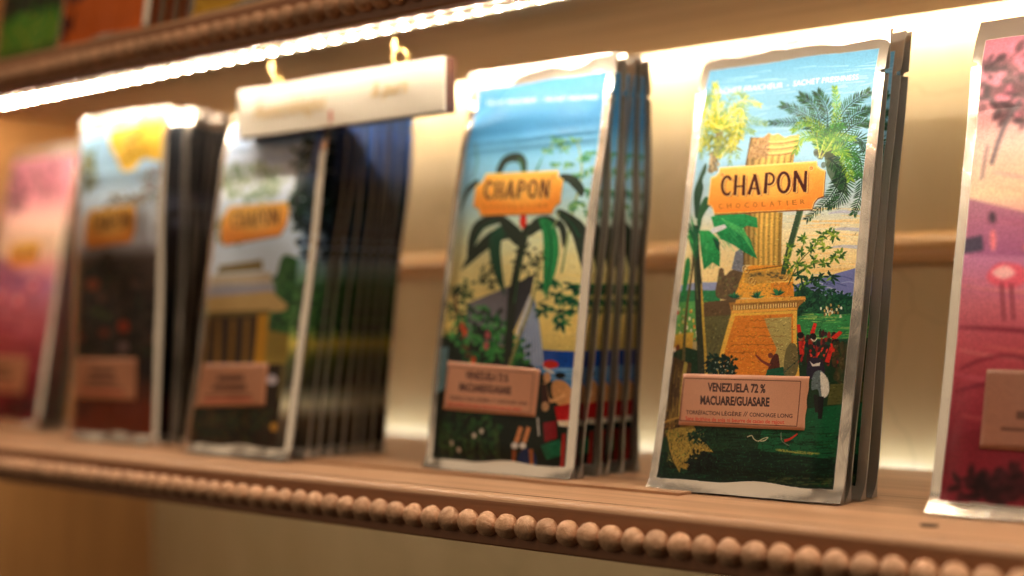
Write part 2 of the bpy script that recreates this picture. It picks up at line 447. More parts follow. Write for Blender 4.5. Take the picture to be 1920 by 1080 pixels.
# ---- print of the pouch with the broken column and the two palms
def paint_column():
    Q = [(1323, 134), (1641, 88), (1558, 922), (1230, 903)]
    cv = Canvas(512, 1136, Q, 2)
    cv.vgrad([(0, (98, 156, 192)), (.10, (112, 170, 204)), (.25, (148, 198, 226)), (.36, (190, 210, 218)), (.43, (238, 222, 176)), (.52, (244, 214, 150)), (.57, (238, 205, 140)), (1, (20, 40, 28))])
    # streaky clouds and warm bands
    for i in range(90):
        y = random.uniform(150, 300); x = random.uniform(1310, 1640); y -= (x - 1310) * .12
        cv.stroke([(x, y), (x + random.uniform(25, 70), y - random.uniform(3, 9))], .6, 1.8, (205, 232, 248), .35, smooth=False)
    for i in range(70):
        y = random.uniform(395, 530); x = random.uniform(1440, 1600)
        cv.stroke([(x, y), (x + random.uniform(30, 90), y + random.uniform(-5, 3))], .8, 3.5, random.choice([(250, 226, 165), (236, 190, 110), (246, 200, 120)]), .45, smooth=False)
    for y in (405, 437, 470):
        cv.stroke([(1555, y), (1580, y - 4), (1625, y - 2)], 2, 9, (184, 186, 212), .75)
    # hills
    cv.poly([(1240, 548), (1275, 543), (1310, 538), (1350, 537), (1350, 575), (1240, 580)], (140, 150, 190))
    cv.poly([(1480, 545), (1520, 530), (1560, 520), (1605, 504), (1600, 600), (1480, 600)], (112, 120, 178), smooth=False)
    for i in range(16):
        x = random.uniform(1500, 1590); y = random.uniform(522, 560)
        cv.stroke([(x, y), (x + 14, y - 3), (x + 30, y + 2)], 1, 2.5, random.choice([(160, 170, 212), (82, 90, 150), (190, 196, 222)]), .8)
    cv.poly([(1240, 560), (1290, 553), (1350, 553), (1360, 640), (1240, 660)], (42, 120, 76))
    cv.poly([(1240, 578), (1330, 572), (1330, 640), (1240, 650)], (84, 158, 84), color2=(120, 160, 80))
    cv.poly([(1480, 556), (1515, 545), (1545, 560), (1575, 556), (1600, 562), (1595, 720), (1480, 720)], (22, 66, 48))
    cv.clump(1540, 572, 56, 24, 260, 9, 4, [(14, 48, 40), (30, 82, 54), (20, 60, 46), (40, 96, 60)])
    cv.poly([(1495, 600), (1530, 592), (1600, 596), (1595, 640), (1495, 640)], (50, 132, 74))
    for i in range(40):
        x = random.uniform(1500, 1580); y = random.uniform(594, 640)
        cv.stroke([(x, y), (x + random.uniform(14, 34), y + random.uniform(-3, 3))], 1, 2.6, random.choice([(96, 168, 84), (28, 100, 62), (160, 186, 96)]), .7, smooth=False)
    for i in range(26):     # little far figures
        x = random.gauss(1557, 9); y = random.gauss(588, 6)
        cv.disc(x, y, 1.6, 3.2, random.choice([(226, 214, 180), (200, 160, 90), (150, 110, 60), (240, 236, 220)]))
    for i in range(60):
        x = random.uniform(1258, 1312); y = random.uniform(585, 645)
        cv.disc(x, y, random.uniform(1, 3), random.uniform(1.5, 4.5), random.choice([(216, 120, 60), (236, 222, 190), (190, 60, 40), (70, 150, 80), (110, 170, 90), (226, 190, 90)]))
    cv.poly([(1240, 640), (1262, 637), (1305, 632), (1300, 690), (1235, 700)], (214, 172, 66), color2=(150, 110, 45))
    cv.disc(1270, 664, 6, 9, (110, 50, 30)); cv.disc(1262, 668, 3, 7, (240, 230, 210))
    # lower ground
    cv.poly([(1200, 690), (1290, 660), (1400, 690), (1600, 640), (1600, 940), (1200, 940)], (26, 52, 34))
    cv.poly([(1440, 780), (1600, 760), (1600, 860), (1420, 870)], (20, 82, 50))
    cv.poly([(1200, 860), (1420, 850), (1600, 870), (1600, 950), (1200, 950)], (14, 34, 26))
    for i in range(420):
        x = random.uniform(1240, 1575); y = random.uniform(805, 915)
        cv.stroke([(x, y), (x + random.uniform(8, 34), y + random.uniform(-3, 3))], .8, 3, random.choice([(14, 50, 34), (10, 26, 20), (22, 72, 44), (8, 20, 16), (28, 56, 30)]), .55, smooth=False)
    for i in range(26):
        x = random.uniform(1455, 1525); y = 848 + (x - 1455) * .09 + random.uniform(-2, 2)
        cv.stroke([(x, y), (x + 16, y + 2)], 1, 2.2, (150, 146, 66), .6, smooth=False)
    for i in range(40):
        x = random.uniform(1440, 1550); y = random.uniform(900, 915)
        cv.stroke([(x, y), (x + 14, y)], 1, 2.2, (90, 96, 50), .5, smooth=False)
    # pedestal: dark side and lit face
    cv.poly([(1318, 576), (1382, 568), (1376, 602), (1322, 604)], (92, 72, 50))
    cv.poly([(1325, 602), (1376, 598), (1352, 690), (1345, 720), (1320, 720)], (94, 92, 58))
    for i in range(120):
        cv.disc(random.uniform(1326, 1360), random.uniform(605, 705), 2.2, 3, random.choice([(104, 100, 64), (78, 76, 48), (112, 104, 60)]), .6)
    cv.poly([(1374, 594), (1497, 586), (1496, 640), (1500, 715), (1344, 715), (1354, 668)], (232, 182, 74))
    cv.poly([(1381, 600), (1489, 594), (1489, 712), (1354, 712), (1362, 668)], (222, 130, 44))
    cv.poly([(1434, 604), (1486, 600), (1487, 712), (1440, 712), (1452, 680), (1458, 660), (1448, 640), (1440, 622)], (176, 160, 96))
    for i in range(150):
        x = random.uniform(1365, 1485); y = random.uniform(602, 710)
        cv.stroke([(x, y), (x + 8, y - .5)], .8, 2.4, random.choice([(234, 146, 56), (206, 116, 38), (226, 150, 70)]) if x < 1440 else random.choice([(184, 168, 104), (160, 146, 84)]), .5, smooth=False)
    for yy, xa, xb in ((608, 1408, 1462), (622, 1412, 1456), (638, 1386, 1474), (654, 1378, 1470), (669, 1368, 1420)):
        pts = []
        x = xa
        while x < xb:
            pts.append((x, yy - (x - xa) * .02 + random.uniform(-1.5, 1.3))); x += random.uniform(2.2, 4.2)
        cv.stroke(pts, .9, .9, (120, 70, 30), .8)
    # cornice with dentils
    cv.poly([(1368, 575), (1512, 562), (1513, 568), (1500, 580), (1497, 588), (1374, 596)], (150, 104, 50))
    cv.poly([(1382, 569), (1512, 561), (1513, 567), (1380, 577)], (228, 164, 70))
    for i in range(25):
        x = 1377 + i * 4.85; y = 592 - i * .33
        cv.poly([(x, y - 11), (x + 2.2, y - 11.2), (x + 2.2, y - 3), (x, y - 3)], (240, 206, 130))
    cv.poly([(1374, 590), (1497, 582), (1497, 587), (1373, 596)], (236, 170, 72))
    # carved lions and wreaths above it
    cv.poly([(1346, 565), (1347, 530), (1350, 512), (1357, 512), (1360, 524), (1372, 514), (1392, 512), (1398, 540), (1388, 568)], (98, 80, 58), smooth=True)
    for i in range(60): cv.disc(random.uniform(1348, 1385), random.uniform(528, 564), 2.5, 2.5, random.choice([(120, 100, 66), (76, 64, 46), (108, 112, 70)]), .6)
    cv.poly([(1372, 512), (1380, 480), (1392, 472), (1400, 500), (1395, 518)], (120, 124, 138))
    cv.poly([(1384, 566), (1386, 540), (1394, 520), (1404, 506), (1432, 500), (1466, 494), (1470, 506), (1489, 508), (1491, 562)], (230, 170, 62))
    cv.poly([(1404, 506), (1432, 500), (1466, 494), (1469, 503), (1434, 509), (1404, 514)], (238, 158, 54)); cv.stroke([(1402, 515), (1434, 510), (1470, 504)], 2.2, 2.2, (126, 84, 36))
    cv.poly([(1398, 520), (1470, 508), (1486, 516), (1484, 534), (1396, 540)], (196, 150, 70)); cv.poly([(1446, 537), (1489, 534), (1490, 562), (1448, 564)], (222, 138, 44)); cv.stroke([(1446, 536), (1489, 533)], 2.5, 2.5, (248, 196, 96))
    for cx, cy, sg in ((1400, 512, 1), (1482, 508, -1), (1412, 534, 1), (1474, 524, -1)):
        cv.stroke([(cx + sg * (7 - k * .55) * math.cos(k * .8), cy + (9 - k * .7) * math.sin(k * .8)) for k in range(11)], 2.6, 1.2, (126, 76, 30)); cv.stroke([(cx + sg * (7.5 - k * .55) * math.cos(k * .8) - 1, cy + (9.5 - k * .7) * math.sin(k * .8) - 1.4) for k in range(11)], 1.4, .8, (252, 214, 124))
    cv.poly([(1386, 564), (1384, 548), (1394, 538), (1410, 540), (1424, 545), (1436, 538), (1444, 548), (1448, 564)], (238, 172, 66), smooth=True)
    for i in range(240):
        x = random.uniform(1388, 1486); y = random.uniform(514, 562)
        a0 = random.uniform(0, 6.28); r = random.uniform(1.2, 3.4)
        cv.stroke([(x + r * math.cos(a0 + k * .8), y + r * .7 * math.sin(a0 + k * .8)) for k in range(3)], .9, 1.2, random.choice([(140, 88, 34), (250, 208, 112), (206, 134, 48), (120, 100, 62), (236, 160, 60), (160, 130, 76)]), .75)
    for i in range(26):
        x = random.uniform(1412, 1466); cv.leaf(x, random.uniform(518, 528), random.uniform(2.6, 3.6) if x < 1438 else random.uniform(-.4, .5), 9, 3.4, random.choice([(112, 100, 66), (140, 116, 66), (92, 80, 52)]))
    for cx, cy in ((1378, 563), (1421, 562), (1459, 556)):
        for k in range(26): cv.leaf(cx, cy + 4, random.uniform(-2.9, -.25), random.uniform(7, 17), 2.6, random.choice([(26, 92, 66), (44, 130, 84), (18, 66, 54)]))
    # column below and above the plate
    for (xa, xb, ya, yb, sk) in ((1398, 1470, 404, 504, -.10), (1404, 1492, 262, 330, -.16)):
        n = 40
        for i in range(n):
            t0, t1 = i / n, (i + 1) / n
            x0, x1 = xa + (xb - xa) * t0, xa + (xb - xa) * t1
            base = np.array((146, 116, 72)) * (1 - min(1, t0 * 2.6)) + np.array((238, 190, 92)) * min(1, t0 * 2.6)
            if t0 > .8: base = base * (1 - (t0 - .8) * 1.3)
            fl = 0.62 + 0.38 * abs(math.sin(t0 * math.pi * 7.5))
            h = yb - ya
            cv.poly([(x0 - sk * 8, ya), (x1 + .4 - sk * 8, ya), (x1 + .4 + sk * h * .35, yb), (x0 + sk * h * .35, yb)], tuple(base * fl))
    # broken capital top
    cv.poly([(1404, 300), (1408, 280), (1416, 266), (1427, 264), (1438, 253), (1446, 257), (1456, 254), (1470, 262), (1480, 258), (1496, 256), (1498, 290), (1440, 296)], (216, 170, 88))
    cv.poly([(1404, 302), (1408, 280), (1416, 266), (1427, 264), (1440, 254), (1442, 296)], (170, 132, 82))
    for y in (268, 279, 290):
        cv.stroke([(1408, y + 3), (1436, y + 6), (1465, y + 5), (1496, y - 1)], 2.0, 2.4, (140, 100, 48), .8)
        cv.stroke([(1436, y + 1.5), (1465, y + 1), (1496, y - 5)], 2.2, 2.6, (250, 210, 122), .75)
    for i in range(150):
        x = random.uniform(1406, 1440); y = random.uniform(266, 304)
        cv.disc(x, y, 1.4, 2.2, random.choice([(190, 150, 96), (130, 98, 60), (160, 122, 76)]), .7)
    # palm stem behind plate, shrub with pointed leaves
    cv.stroke([(1503, 398), (1492, 440), (1478, 490), (1470, 520)], 12, 9, (48, 72, 50))
    cv.stroke([(1508, 398), (1497, 440), (1483, 490)], 2.5, 2, (100, 120, 78), .8)
    cv.stroke([(1480, 540), (1500, 500), (1530, 468), (1565, 440)], 2.5, 1, (92, 92, 50))
    cv.stroke([(1490, 520), (1530, 500), (1570, 488)], 2, 1, (92, 92, 50))
    for cx, cy in ((1558, 438), (1566, 446), (1545, 444), (1536, 458), (1524, 470), (1548, 470), (1508, 452), (1505, 478), (1484, 468), (1478, 492), (1566, 488), (1548, 498), (1530, 492), (1516, 508), (1500, 500), (1576, 482), (1482, 508)):
        cs = [(64, 106, 38), (96, 136, 46), (150, 172, 62), (46, 86, 42)]
        for k in range(9): cv.leaf(cx + random.uniform(-3, 3), cy + random.uniform(-3, 3), k * .7 + random.uniform(-.3, .3), random.uniform(8, 15), 4.2, random.choice(cs))
    for cx, cy in ((1500, 522), (1520, 530), (1540, 526), (1560, 524), (1510, 542), (1535, 545), (1502, 548)):
        for k in range(10): cv.leaf(cx + random.uniform(-4, 4), cy + random.uniform(-3, 3), k * .63, random.uniform(8, 17), 4.2, random.choice([(26, 66, 44), (34, 86, 48), (18, 50, 40), (120, 160, 60)] if k % 4 == 0 else [(26, 66, 44), (34, 86, 48), (18, 50, 40)]))
    # banana plant
    cv.stroke([(1300, 470), (1298, 520), (1290, 600), (1284, 700)], 5, 7, (92, 84, 52))
    cv.stroke([(1304, 430), (1308, 500), (1314, 560), (1318, 640), (1320, 715)], 12, 17, (46, 52, 40))
    cv.stroke([(1318, 540), (1322, 600), (1328, 715)], 2, 6, (190, 156, 62))
    cv.stroke([(1300, 440), (1304, 500), (1312, 570)], 2, 2, (104, 110, 70), .8)
    cv.poly([(1300, 412), (1298, 372), (1306, 345), (1322, 313), (1326, 325), (1318, 345), (1320, 360), (1314, 385), (1308, 414)], (36, 70, 52), smooth=True)
    cv.poly([(1306, 424), (1312, 396), (1326, 376), (1334, 390), (1322, 410), (1312, 430)], (44, 92, 60), smooth=True)
    for k in range(16):
        cv.leaf(1302 + random.uniform(-4, 4), 480 + random.uniform(-26, 20), random.uniform(-2.4, -1.2), random.uniform(30, 62), 5.5, random.choice([(36, 128, 70), (58, 160, 86), (26, 88, 60)]))
    cv.poly([(1336, 414), (1362, 407), (1400, 408), (1424, 415), (1425, 434), (1404, 430), (1394, 436), (1410, 456), (1423, 492), (1398, 480), (1376, 466), (1354, 456), (1344, 440)], (40, 150, 84), color2=(24, 120, 74))
    cv.poly([(1326, 448), (1340, 434), (1362, 428), (1366, 434), (1350, 442), (1336, 447)], (222, 224, 230))
    cv.poly([(1352, 414), (1398, 436), (1421, 488), (1396, 452), (1370, 432)], (84, 186, 104), .8)
    cv.poly([(1312, 440), (1332, 440), (1350, 456), (1352, 486), (1350, 508), (1338, 500), (1322, 514), (1316, 480)], (48, 160, 86), color2=(26, 124, 72))
    cv.poly([(1338, 452), (1352, 462), (1350, 480), (1344, 470)], (22, 74, 56))
    for k in range(40):
        x, y = random.uniform(1344, 1414), random.uniform(412, 470)
        cv.stroke([(x, y), (x + 9, y + 14)], .6, 1.4, random.choice([(96, 192, 112), (22, 100, 66)]), .5, smooth=False)
    for k in range(24):
        x, y = random.uniform(1318, 1346), random.uniform(446, 500)
        cv.stroke([(x, y), (x - 3, y + 13)], .6, 1.4, random.choice([(96, 190, 110), (20, 96, 62)]), .5, smooth=False)
    cv.poly([(1281, 500), (1290, 494), (1293, 520), (1284, 556), (1276, 560)], (36, 128, 70), smooth=True)
    # left palm: yellow crown
    cv.stroke([(1348, 250), (1342, 290), (1334, 330)], 14, 12, (132, 116, 84))
    for k in range(40): cv.disc(random.uniform(1332, 1350), random.uniform(290, 330), 3, 4, random.choice([(150, 132, 96), (104, 96, 72), (176, 150, 110)]), .8)
    for tx, ty, c in ((1322, 190, 1), (1395, 185, 1), (1420, 200, 0), (1432, 235, 1), (1410, 252, 1), (1385, 300, 1), (1372, 312, 1), (1312, 300, 1), (1320, 200, 1)):
        cv.frond([(1347, 248), ((1347 + tx) / 2, min(248, ty) - 6), (tx, ty)], 16, 15, (104, 138, 70) if c else (206, 206, 74), (140, 166, 84), w=2.0)
    cv.clump(1352, 262, 34, 28, 120, 18, 4, [(112, 124, 62), (88, 108, 60), (150, 160, 66)], ang=1.6)
    for pts, n in (([(1347, 246), (1344, 205), (1337, 162)], 22), ([(1346, 246), (1326, 212), (1312, 222)], 16), ([(1345, 246), (1322, 232), (1308, 288)], 22), ([(1349, 246), (1372, 214), (1390, 212), (1388, 262)], 26), ([(1349, 248), (1380, 236), (1376, 268), (1350, 300)], 22)):
        cv.frond(pts, n, 17, (196, 186, 46), (124, 150, 50), w=2.5, rib=(220, 212, 100))
    # right palm: big green crown
    for i in range(120):
        cv.disc(random.gauss(1556, 9), random.gauss(280, 12), 5, 6, random.choice([(74, 76, 50), (60, 66, 44), (88, 84, 54)]), .6)
    cv.poly([(1546, 290), (1572, 284), (1592, 330), (1590, 372), (1570, 356), (1556, 330)], (54, 70, 42), .75)
    dark = [(34, 78, 44), (24, 50, 42)]; mid = [(50, 120, 46), (36, 90, 44)]; lite = [(130, 168, 54), (84, 138, 48)]
    for pts, n, ln, cc in (
        ([(1540, 285), (1515, 225), (1463, 200)], 26, 19, dark), ([(1540, 285), (1528, 210), (1498, 183)], 26, 20, dark),
        ([(1545, 285), (1548, 215), (1530, 176)], 24, 20, dark), ([(1545, 285), (1510, 236), (1442, 234)], 24, 15, dark),
        ([(1550, 280), (1580, 210), (1626, 172)], 28, 19, dark), ([(1555, 280), (1595, 222), (1630, 206)], 24, 17, dark),
        ([(1555, 285), (1600, 236), (1628, 234)], 22, 17, dark), ([(1560, 290), (1606, 262), (1626, 290)], 22, 18, dark),
        ([(1560, 300), (1606, 292), (1614, 350), (1598, 404)], 30, 18, dark), ([(1560, 300), (1580, 330), (1560, 372), (1516, 416)], 30, 18, dark),
        ([(1556, 300), (1588, 330), (1580, 372), (1556, 392)], 26, 18, dark),
        ([(1545, 280), (1566, 225), (1562, 166)], 24, 14, lite), ([(1540, 285), (1540, 250), (1510, 232), (1484, 248)], 22, 15, lite),
        ([(1540, 290), (1530, 262), (1502, 262), (1492, 290)], 22, 16, lite), ([(1545, 290), (1552, 250), (1580, 238)], 22, 15, mid),
        ([(1548, 292), (1560, 262), (1600, 262)], 22, 15, lite), ([(1560, 290), (1590, 280), (1608, 332)], 26, 22, mid),
        ([(1560, 290), (1584, 288), (1596, 340)], 24, 16, lite)):
        cv.frond(pts, n + 4, ln * 1.12, cc[0], cc[1], w=2.2, rib=cc[1])
    for a0, b0 in (((1540, 300), (1528, 262)), ((1542, 300), (1560, 268)), ((1538, 300), (1545, 264))):
        cv.stroke([a0, b0], 2.4, 1.6, (176, 190, 92), .9, smooth=False)
    # figures: soldiers with red plumes, a man pointing
    for i in range(70):
        x = min(1578, max(1503, random.gauss(1532, 22))); y = random.uniform(628, 690)
        cv.disc(x, y, random.uniform(2, 4.5), random.uniform(4, 9), random.choice([(36, 26, 34), (54, 28, 34), (26, 26, 42), (150, 36, 30), (30, 38, 30)]), .9)
    for x0, y0, x1, y1 in ((1502, 634, 1499, 614), (1524, 632, 1530, 611), (1562, 640, 1574, 626), (1505, 670, 1502, 645), (1568, 670, 1560, 648), (1552, 684, 1560, 655)):
        cv.stroke([(x0, y0), (x1, y1)], 8, 6, (206, 46, 34), smooth=False)
    for i in range(26):
        cv.leaf(random.uniform(1498, 1568), random.uniform(640, 684), random.uniform(1.0, 2.2), random.uniform(6, 13), random.uniform(3, 5), random.choice([(196, 44, 34), (160, 34, 30), (220, 60, 40)]))
    for x, y in ((1526, 642), (1503, 640), (1566, 652)):
        cv.disc(x, y, 4, 4.5, (150, 98, 66)); cv.disc(x, y - 6, 6, 6, (26, 22, 24))
    cv.stroke([(1522, 640), (1528, 645), (1533, 640)], 1.6, 1.6, (230, 226, 210))
    cv.poly([(1518, 680), (1540, 678), (1548, 700), (1536, 716), (1514, 712)], (40, 34, 52), smooth=True)
    cv.poly([(1519, 682), (1526, 688), (1540, 684), (1538, 691), (1524, 692)], (236, 232, 222))
    cv.poly([(1526, 706), (1542, 700), (1554, 720), (1552, 745), (1540, 752), (1534, 735), (1522, 735)], (96, 112, 116), smooth=True)
    cv.poly([(1540, 702), (1553, 716), (1553, 742), (1543, 750), (1540, 730)], (226, 222, 210), smooth=True)
    cv.stroke([(1540, 748), (1538, 790)], 11, 7, (24, 22, 26), smooth=False); cv.stroke([(1530, 745), (1532, 778)], 8, 6, (30, 30, 30), smooth=False)
    cv.poly([(1440, 712), (1446, 684), (1455, 670), (1462, 676), (1462, 712)], (84, 40, 34), smooth=True)
    cv.disc(1446, 673, 5, 5, (120, 60, 44)); cv.stroke([(1446, 692), (1430, 684), (1418, 672)], 6, 3, (120, 54, 44))
    cv.poly([(1440, 700), (1470, 694), (1476, 712), (1436, 714)], (22, 84, 60))
    cv.poly([(1472, 710), (1474, 670), (1484, 650), (1496, 656), (1498, 690), (1490, 712)], (104, 96, 62), .95, smooth=True)
    cv.stroke([(1470, 706), (1498, 680)], 2.4, 2, (70, 80, 60), smooth=False)
    for i in range(60):
        cv.disc(random.uniform(1562, 1590), random.uniform(650, 720), 3, 8, random.choice([(62, 54, 36), (44, 60, 38), (80, 66, 42)]), .7)
    cv.poly([(1556, 725), (1600, 722), (1595, 760), (1550, 764)], (96, 92, 48), .8)
    # dark bush at pedestal's foot
    cv.clump(1356, 694, 30, 20, 170, 10, 5, [(16, 40, 36), (20, 54, 44), (12, 30, 30)])
    for i in range(16): cv.disc(random.uniform(1336, 1380), random.uniform(685, 708), 1, 1, (196, 206, 190))
    # brown shade, sheaf and mat at left
    cv.poly([(1200, 690), (1262, 680), (1300, 690), (1290, 820), (1200, 840)], (74, 54, 34))
    for i in range(90):
        x = random.uniform(1245, 1295); y = random.uniform(690, 800)
        cv.stroke([(x, y), (x - random.uniform(-2, 6), y + random.uniform(14, 40))], 1, 2.6, random.choice([(110, 88, 46), (50, 38, 26), (140, 116, 56), (90, 66, 36)]), .8, smooth=False)
    cv.stroke([(1290, 688), (1282, 740), (1276, 790)], 7, 5, (150, 132, 62))
    for y in (796, 806, 816):
        cv.stroke([(1236, y + 8), (1262, y), (1296, y - 9)], 4, 4, random.choice([(160, 126, 62), (104, 76, 40)]))
    cv.poly([(1244, 818), (1272, 812), (1302, 806), (1318, 830), (1341, 856), (1322, 854), (1314, 868), (1298, 870), (1290, 890), (1278, 886), (1276, 896), (1262, 868)], (150, 128, 58))
    for i in range(130):
        x = random.uniform(1252, 1326); y = random.uniform(812, 880)
        a0 = random.choice([.6, 1.1, 1.9, -.3])
        cv.stroke([(x, y), (x + 9 * math.cos(a0), y + 9 * math.sin(a0))], .8, 1.2, random.choice([(92, 78, 36), (184, 160, 82), (70, 58, 30), (170, 148, 72)]), .8, smooth=False)
    cv.clump(1318, 876, 28, 18, 200, 9, 5, [(12, 22, 20), (16, 32, 24), (10, 18, 16)])
    cv.clump(1322, 826, 30, 12, 120, 9, 4, [(18, 44, 32), (14, 32, 26), (26, 58, 38)])
    for i in range(900):
        x = random.uniform(1236, 1572); y = random.uniform(815, 918)
        cv.leaf(x, y, random.uniform(-2.6, -.5), random.uniform(3, 8), random.uniform(1, 2), random.choice([(10, 26, 20), (16, 44, 30), (24, 74, 46), (8, 18, 16), (34, 84, 44)]), .7)
    # curl of ribbon, red feather
    cv.stroke([(1405, 826), (1414, 823), (1418, 829), (1426, 833), (1436, 828), (1444, 826), (1438, 832), (1430, 833)], 1.8, 1.8, (196, 182, 150))
    cv.stroke([(1473, 832), (1484, 828), (1497, 818)], 6, 2, (176, 44, 34))
    cv.stroke([(1467, 816), (1469, 832), (1482, 841)], 1.6, 1.4, (120, 118, 100))
    cv.brush(17000, .27)
    # plate and writing
    P = [(1352, 321), (1534, 306), (1536, 315), (1543, 321), (1552, 324), (1547, 372), (1536, 376), (1529, 384), (1525, 397), (1342, 409), (1339, 398), (1335, 393), (1329, 391), (1336, 340), (1345, 337), (1351, 330)]
    plate(cv, P, [('C', 1355, 1378, 336.5, 373.5), ('H', 1380, 1402, 334.5, 373), ('A', 1406, 1431, 332.5, 371.5), ('P', 1436, 1459, 329.5, 369), ('O', 1461, 1486, 327.5, 367.5), ('N', 1490, 1516, 325, 365)],
          [(c, 1270 + X / 5.333, 290 + Y / 5.333, 9.5) for c, X, Y in (('C', 455, 555), ('H', 540, 548), ('O', 628, 545), ('C', 715, 540), ('O', 800, 535), ('L', 890, 528), ('A', 970, 523), ('T', 1045, 515), ('I', 1118, 511), ('E', 1187, 505), ('R', 1265, 498))])
    for x, y in ((1358, 335), (1524, 320)):
        cv.disc(x, y, 4.6, 4.6, (255, 214, 140)); cv.disc(x, y, 3.6, 3.6, (216, 120, 48)); cv.disc(x - .5, y + .4, 1.6, 1.6, (244, 170, 90))
    cv.text('SACHET FRAICHEUR  -  SACHET FRESHNESS', 1336, 181, 1608, 149, 10.5, (240, 236, 242), shear=0.28, bold=-0.004)
    rgb = cv.finish(0.05)
    return to_image('print_broken_column', rgb, print_mask(512, 1136))

# ---- print of the pouch with the dark-leaved plant and the tent by the sea
def paint_plant():
    Q = [(848, 178), (1124, 122), (1069, 882), (799, 863)]
    cv = Canvas(384, 852, Q, 2)
    cv.vgrad([(0, (82, 152, 200)), (.13, (72, 142, 196)), (.2, (116, 182, 222)), (.32, (162, 206, 224)), (.42, (216, 224, 190)), (.5, (236, 222, 156)), (.66, (236, 206, 118)), (1, (24, 36, 26))])
    for i in range(60):
        y = random.uniform(430, 650); x = random.uniform(810, 1060)
        cv.stroke([(x, y), (x + random.uniform(30, 90), y + 2)], 1, 3.5, random.choice([(242, 226, 160), (226, 200, 120), (246, 216, 130)]), .4, smooth=False)
    # sea
    cv.poly([(1010, 664), (1100, 668), (1100, 700), (1010, 698)], (22, 66, 150)); cv.poly([(1010, 696), (1100, 698), (1100, 760), (1010, 760)], (70, 130, 190))
    for y in (700, 708, 716): cv.stroke([(1040, y), (1090, y + 2)], 1.5, 1.5, (190, 214, 232), .7, smooth=False)
    # pale tree at the right
    cv.stroke([(1060, 520), (1075, 420), (1090, 330), (1070, 262)], 5, 2, (150, 164, 110))
    for cx, cy in ((1030, 262), (1068, 262), (1048, 276), (1010, 282), (1090, 292), (1062, 308), (1036, 312), (1100, 318), (1082, 330), (1104, 360), (1086, 384), (1076, 392), (1106, 402), (1100, 284), (1040, 268)):
        for k in range(9): cv.leaf(cx + random.uniform(-5, 5), cy + random.uniform(-3, 3), random.uniform(-.4, 3.5), random.uniform(8, 17), 4.5, random.choice([(58, 128, 84), (90, 152, 96), (44, 104, 78), (130, 170, 110)]))
    # tent
    cv.poly([(866, 582), (944, 552), (1006, 524), (1000, 560), (972, 620), (950, 660), (866, 660)], (108, 104, 112))
    cv.poly([(950, 550), (1006, 524), (1000, 556), (970, 616), (960, 650), (946, 650)], (52, 52, 58))
    cv.poly([(990, 590), (1004, 560), (1014, 600), (1032, 694), (982, 696), (960, 690)], (84, 116, 168))
    for k in range(7):
        xa = 992 + k * 2.4; xb = 980 + k * 8
        cv.stroke([(xa, 585), ((xa + xb) / 2 + 2, 640), (xb, 696)], 1.2, 3.4, (196, 200, 216), smooth=True)
    cv.poly([(975, 620), (998, 560), (1000, 585), (968, 650)], (200, 204, 220), .8)
    # ground and flowering shrubs
    cv.poly([(780, 640), (860, 650), (960, 664), (1000, 690), (1100, 760), (1100, 900), (780, 900)], (26, 34, 28))
    cv.poly([(780, 664), (836, 664), (830, 740), (780, 760)], (96, 130, 140))
    cv.stroke([(842, 560), (848, 600), (862, 650), (880, 680)], 5, 16, (92, 50, 36))
    cv.clump(900, 640, 60, 48, 190, 16, 8, [(34, 96, 50), (52, 128, 62), (22, 60, 40), (30, 40, 34), (70, 140, 70)])
    cv.clump(970, 670, 26, 28, 80, 14, 7, [(34, 96, 50), (60, 130, 62), (22, 60, 40)])
    cv.clump(850, 590, 26, 40, 40, 10, 6, [(36, 76, 44), (24, 50, 36)])
    cv.clump(862, 556, 14, 14, 20, 11, 6, [(36, 76, 44), (24, 50, 36)])
    for x, y, c in ((866, 636, (190, 76, 40)), (860, 626, (176, 70, 40)), (910, 660, (180, 90, 90)), (912, 640, (170, 80, 84)), (886, 688, (196, 80, 44))):
        cv.disc(x, y, 5, 8, c)
    for y, x in ((600, 828), (560, 826), (640, 824)): cv.clump(x, y, 8, 7, 10, 9, 4, [(40, 66, 40), (70, 64, 40)])
    # palm-like leaves right, drooping
    cv.stroke([(1012, 580), (1040, 565), (1090, 540)], 2, 1.5, (70, 70, 40))
    for cx, cy in ((1024, 592), (1036, 584), (1052, 600), (1060, 612), (1050, 560), (1066, 566), (1080, 540), (1050, 535), (1022, 540), (1092, 552), (1070, 590), (1088, 572)):
        for k in range(9): cv.leaf(cx, cy, random.uniform(-.3, 3.4), random.uniform(14, 26), 4.5, random.choice([(24, 82, 58), (34, 104, 62), (18, 58, 48)]))
    # big plant
    D1, D2, D3 = (44, 54, 46), (34, 74, 56), (34, 130, 74)
    cv.stroke([(984, 430), (972, 500), (960, 580), (954, 700)], 14, 18, (38, 44, 36))
    cv.stroke([(988, 430), (976, 500), (964, 580)], 3, 3, (44, 90, 60))
    cv.stroke([(915, 345), (922, 312), (945, 303), (962, 312), (972, 340)], 8, 8, D1, bulge=10); cv.stroke([(950, 305), (962, 318), (970, 340)], 6, 8, (62, 104, 76))
    cv.stroke([(992, 340), (996, 318), (1000, 300)], 5, 1.5, (56, 110, 80))
    cv.stroke([(880, 352), (860, 372), (838, 408)], 7, 3, D1, bulge=6)
    cv.stroke([(858, 280), (868, 320), (866, 350)], 5, 3, (90, 130, 150), .7)
    cv.stroke([(940, 422), (895, 432), (876, 460), (866, 510)], 8, 3, D1, bulge=16); cv.stroke([(920, 424), (892, 444), (880, 470)], 3, 5, D2)
    cv.stroke([(975, 450), (930, 452), (890, 480), (852, 522)], 9, 2, D1, bulge=20)
    cv.stroke([(968, 440), (934, 446), (922, 470), (930, 520), (944, 566)], 8, 3, D2, bulge=20)
    cv.stroke([(930, 420), (960, 450), (980, 470)], 10, 18, D1, bulge=14)
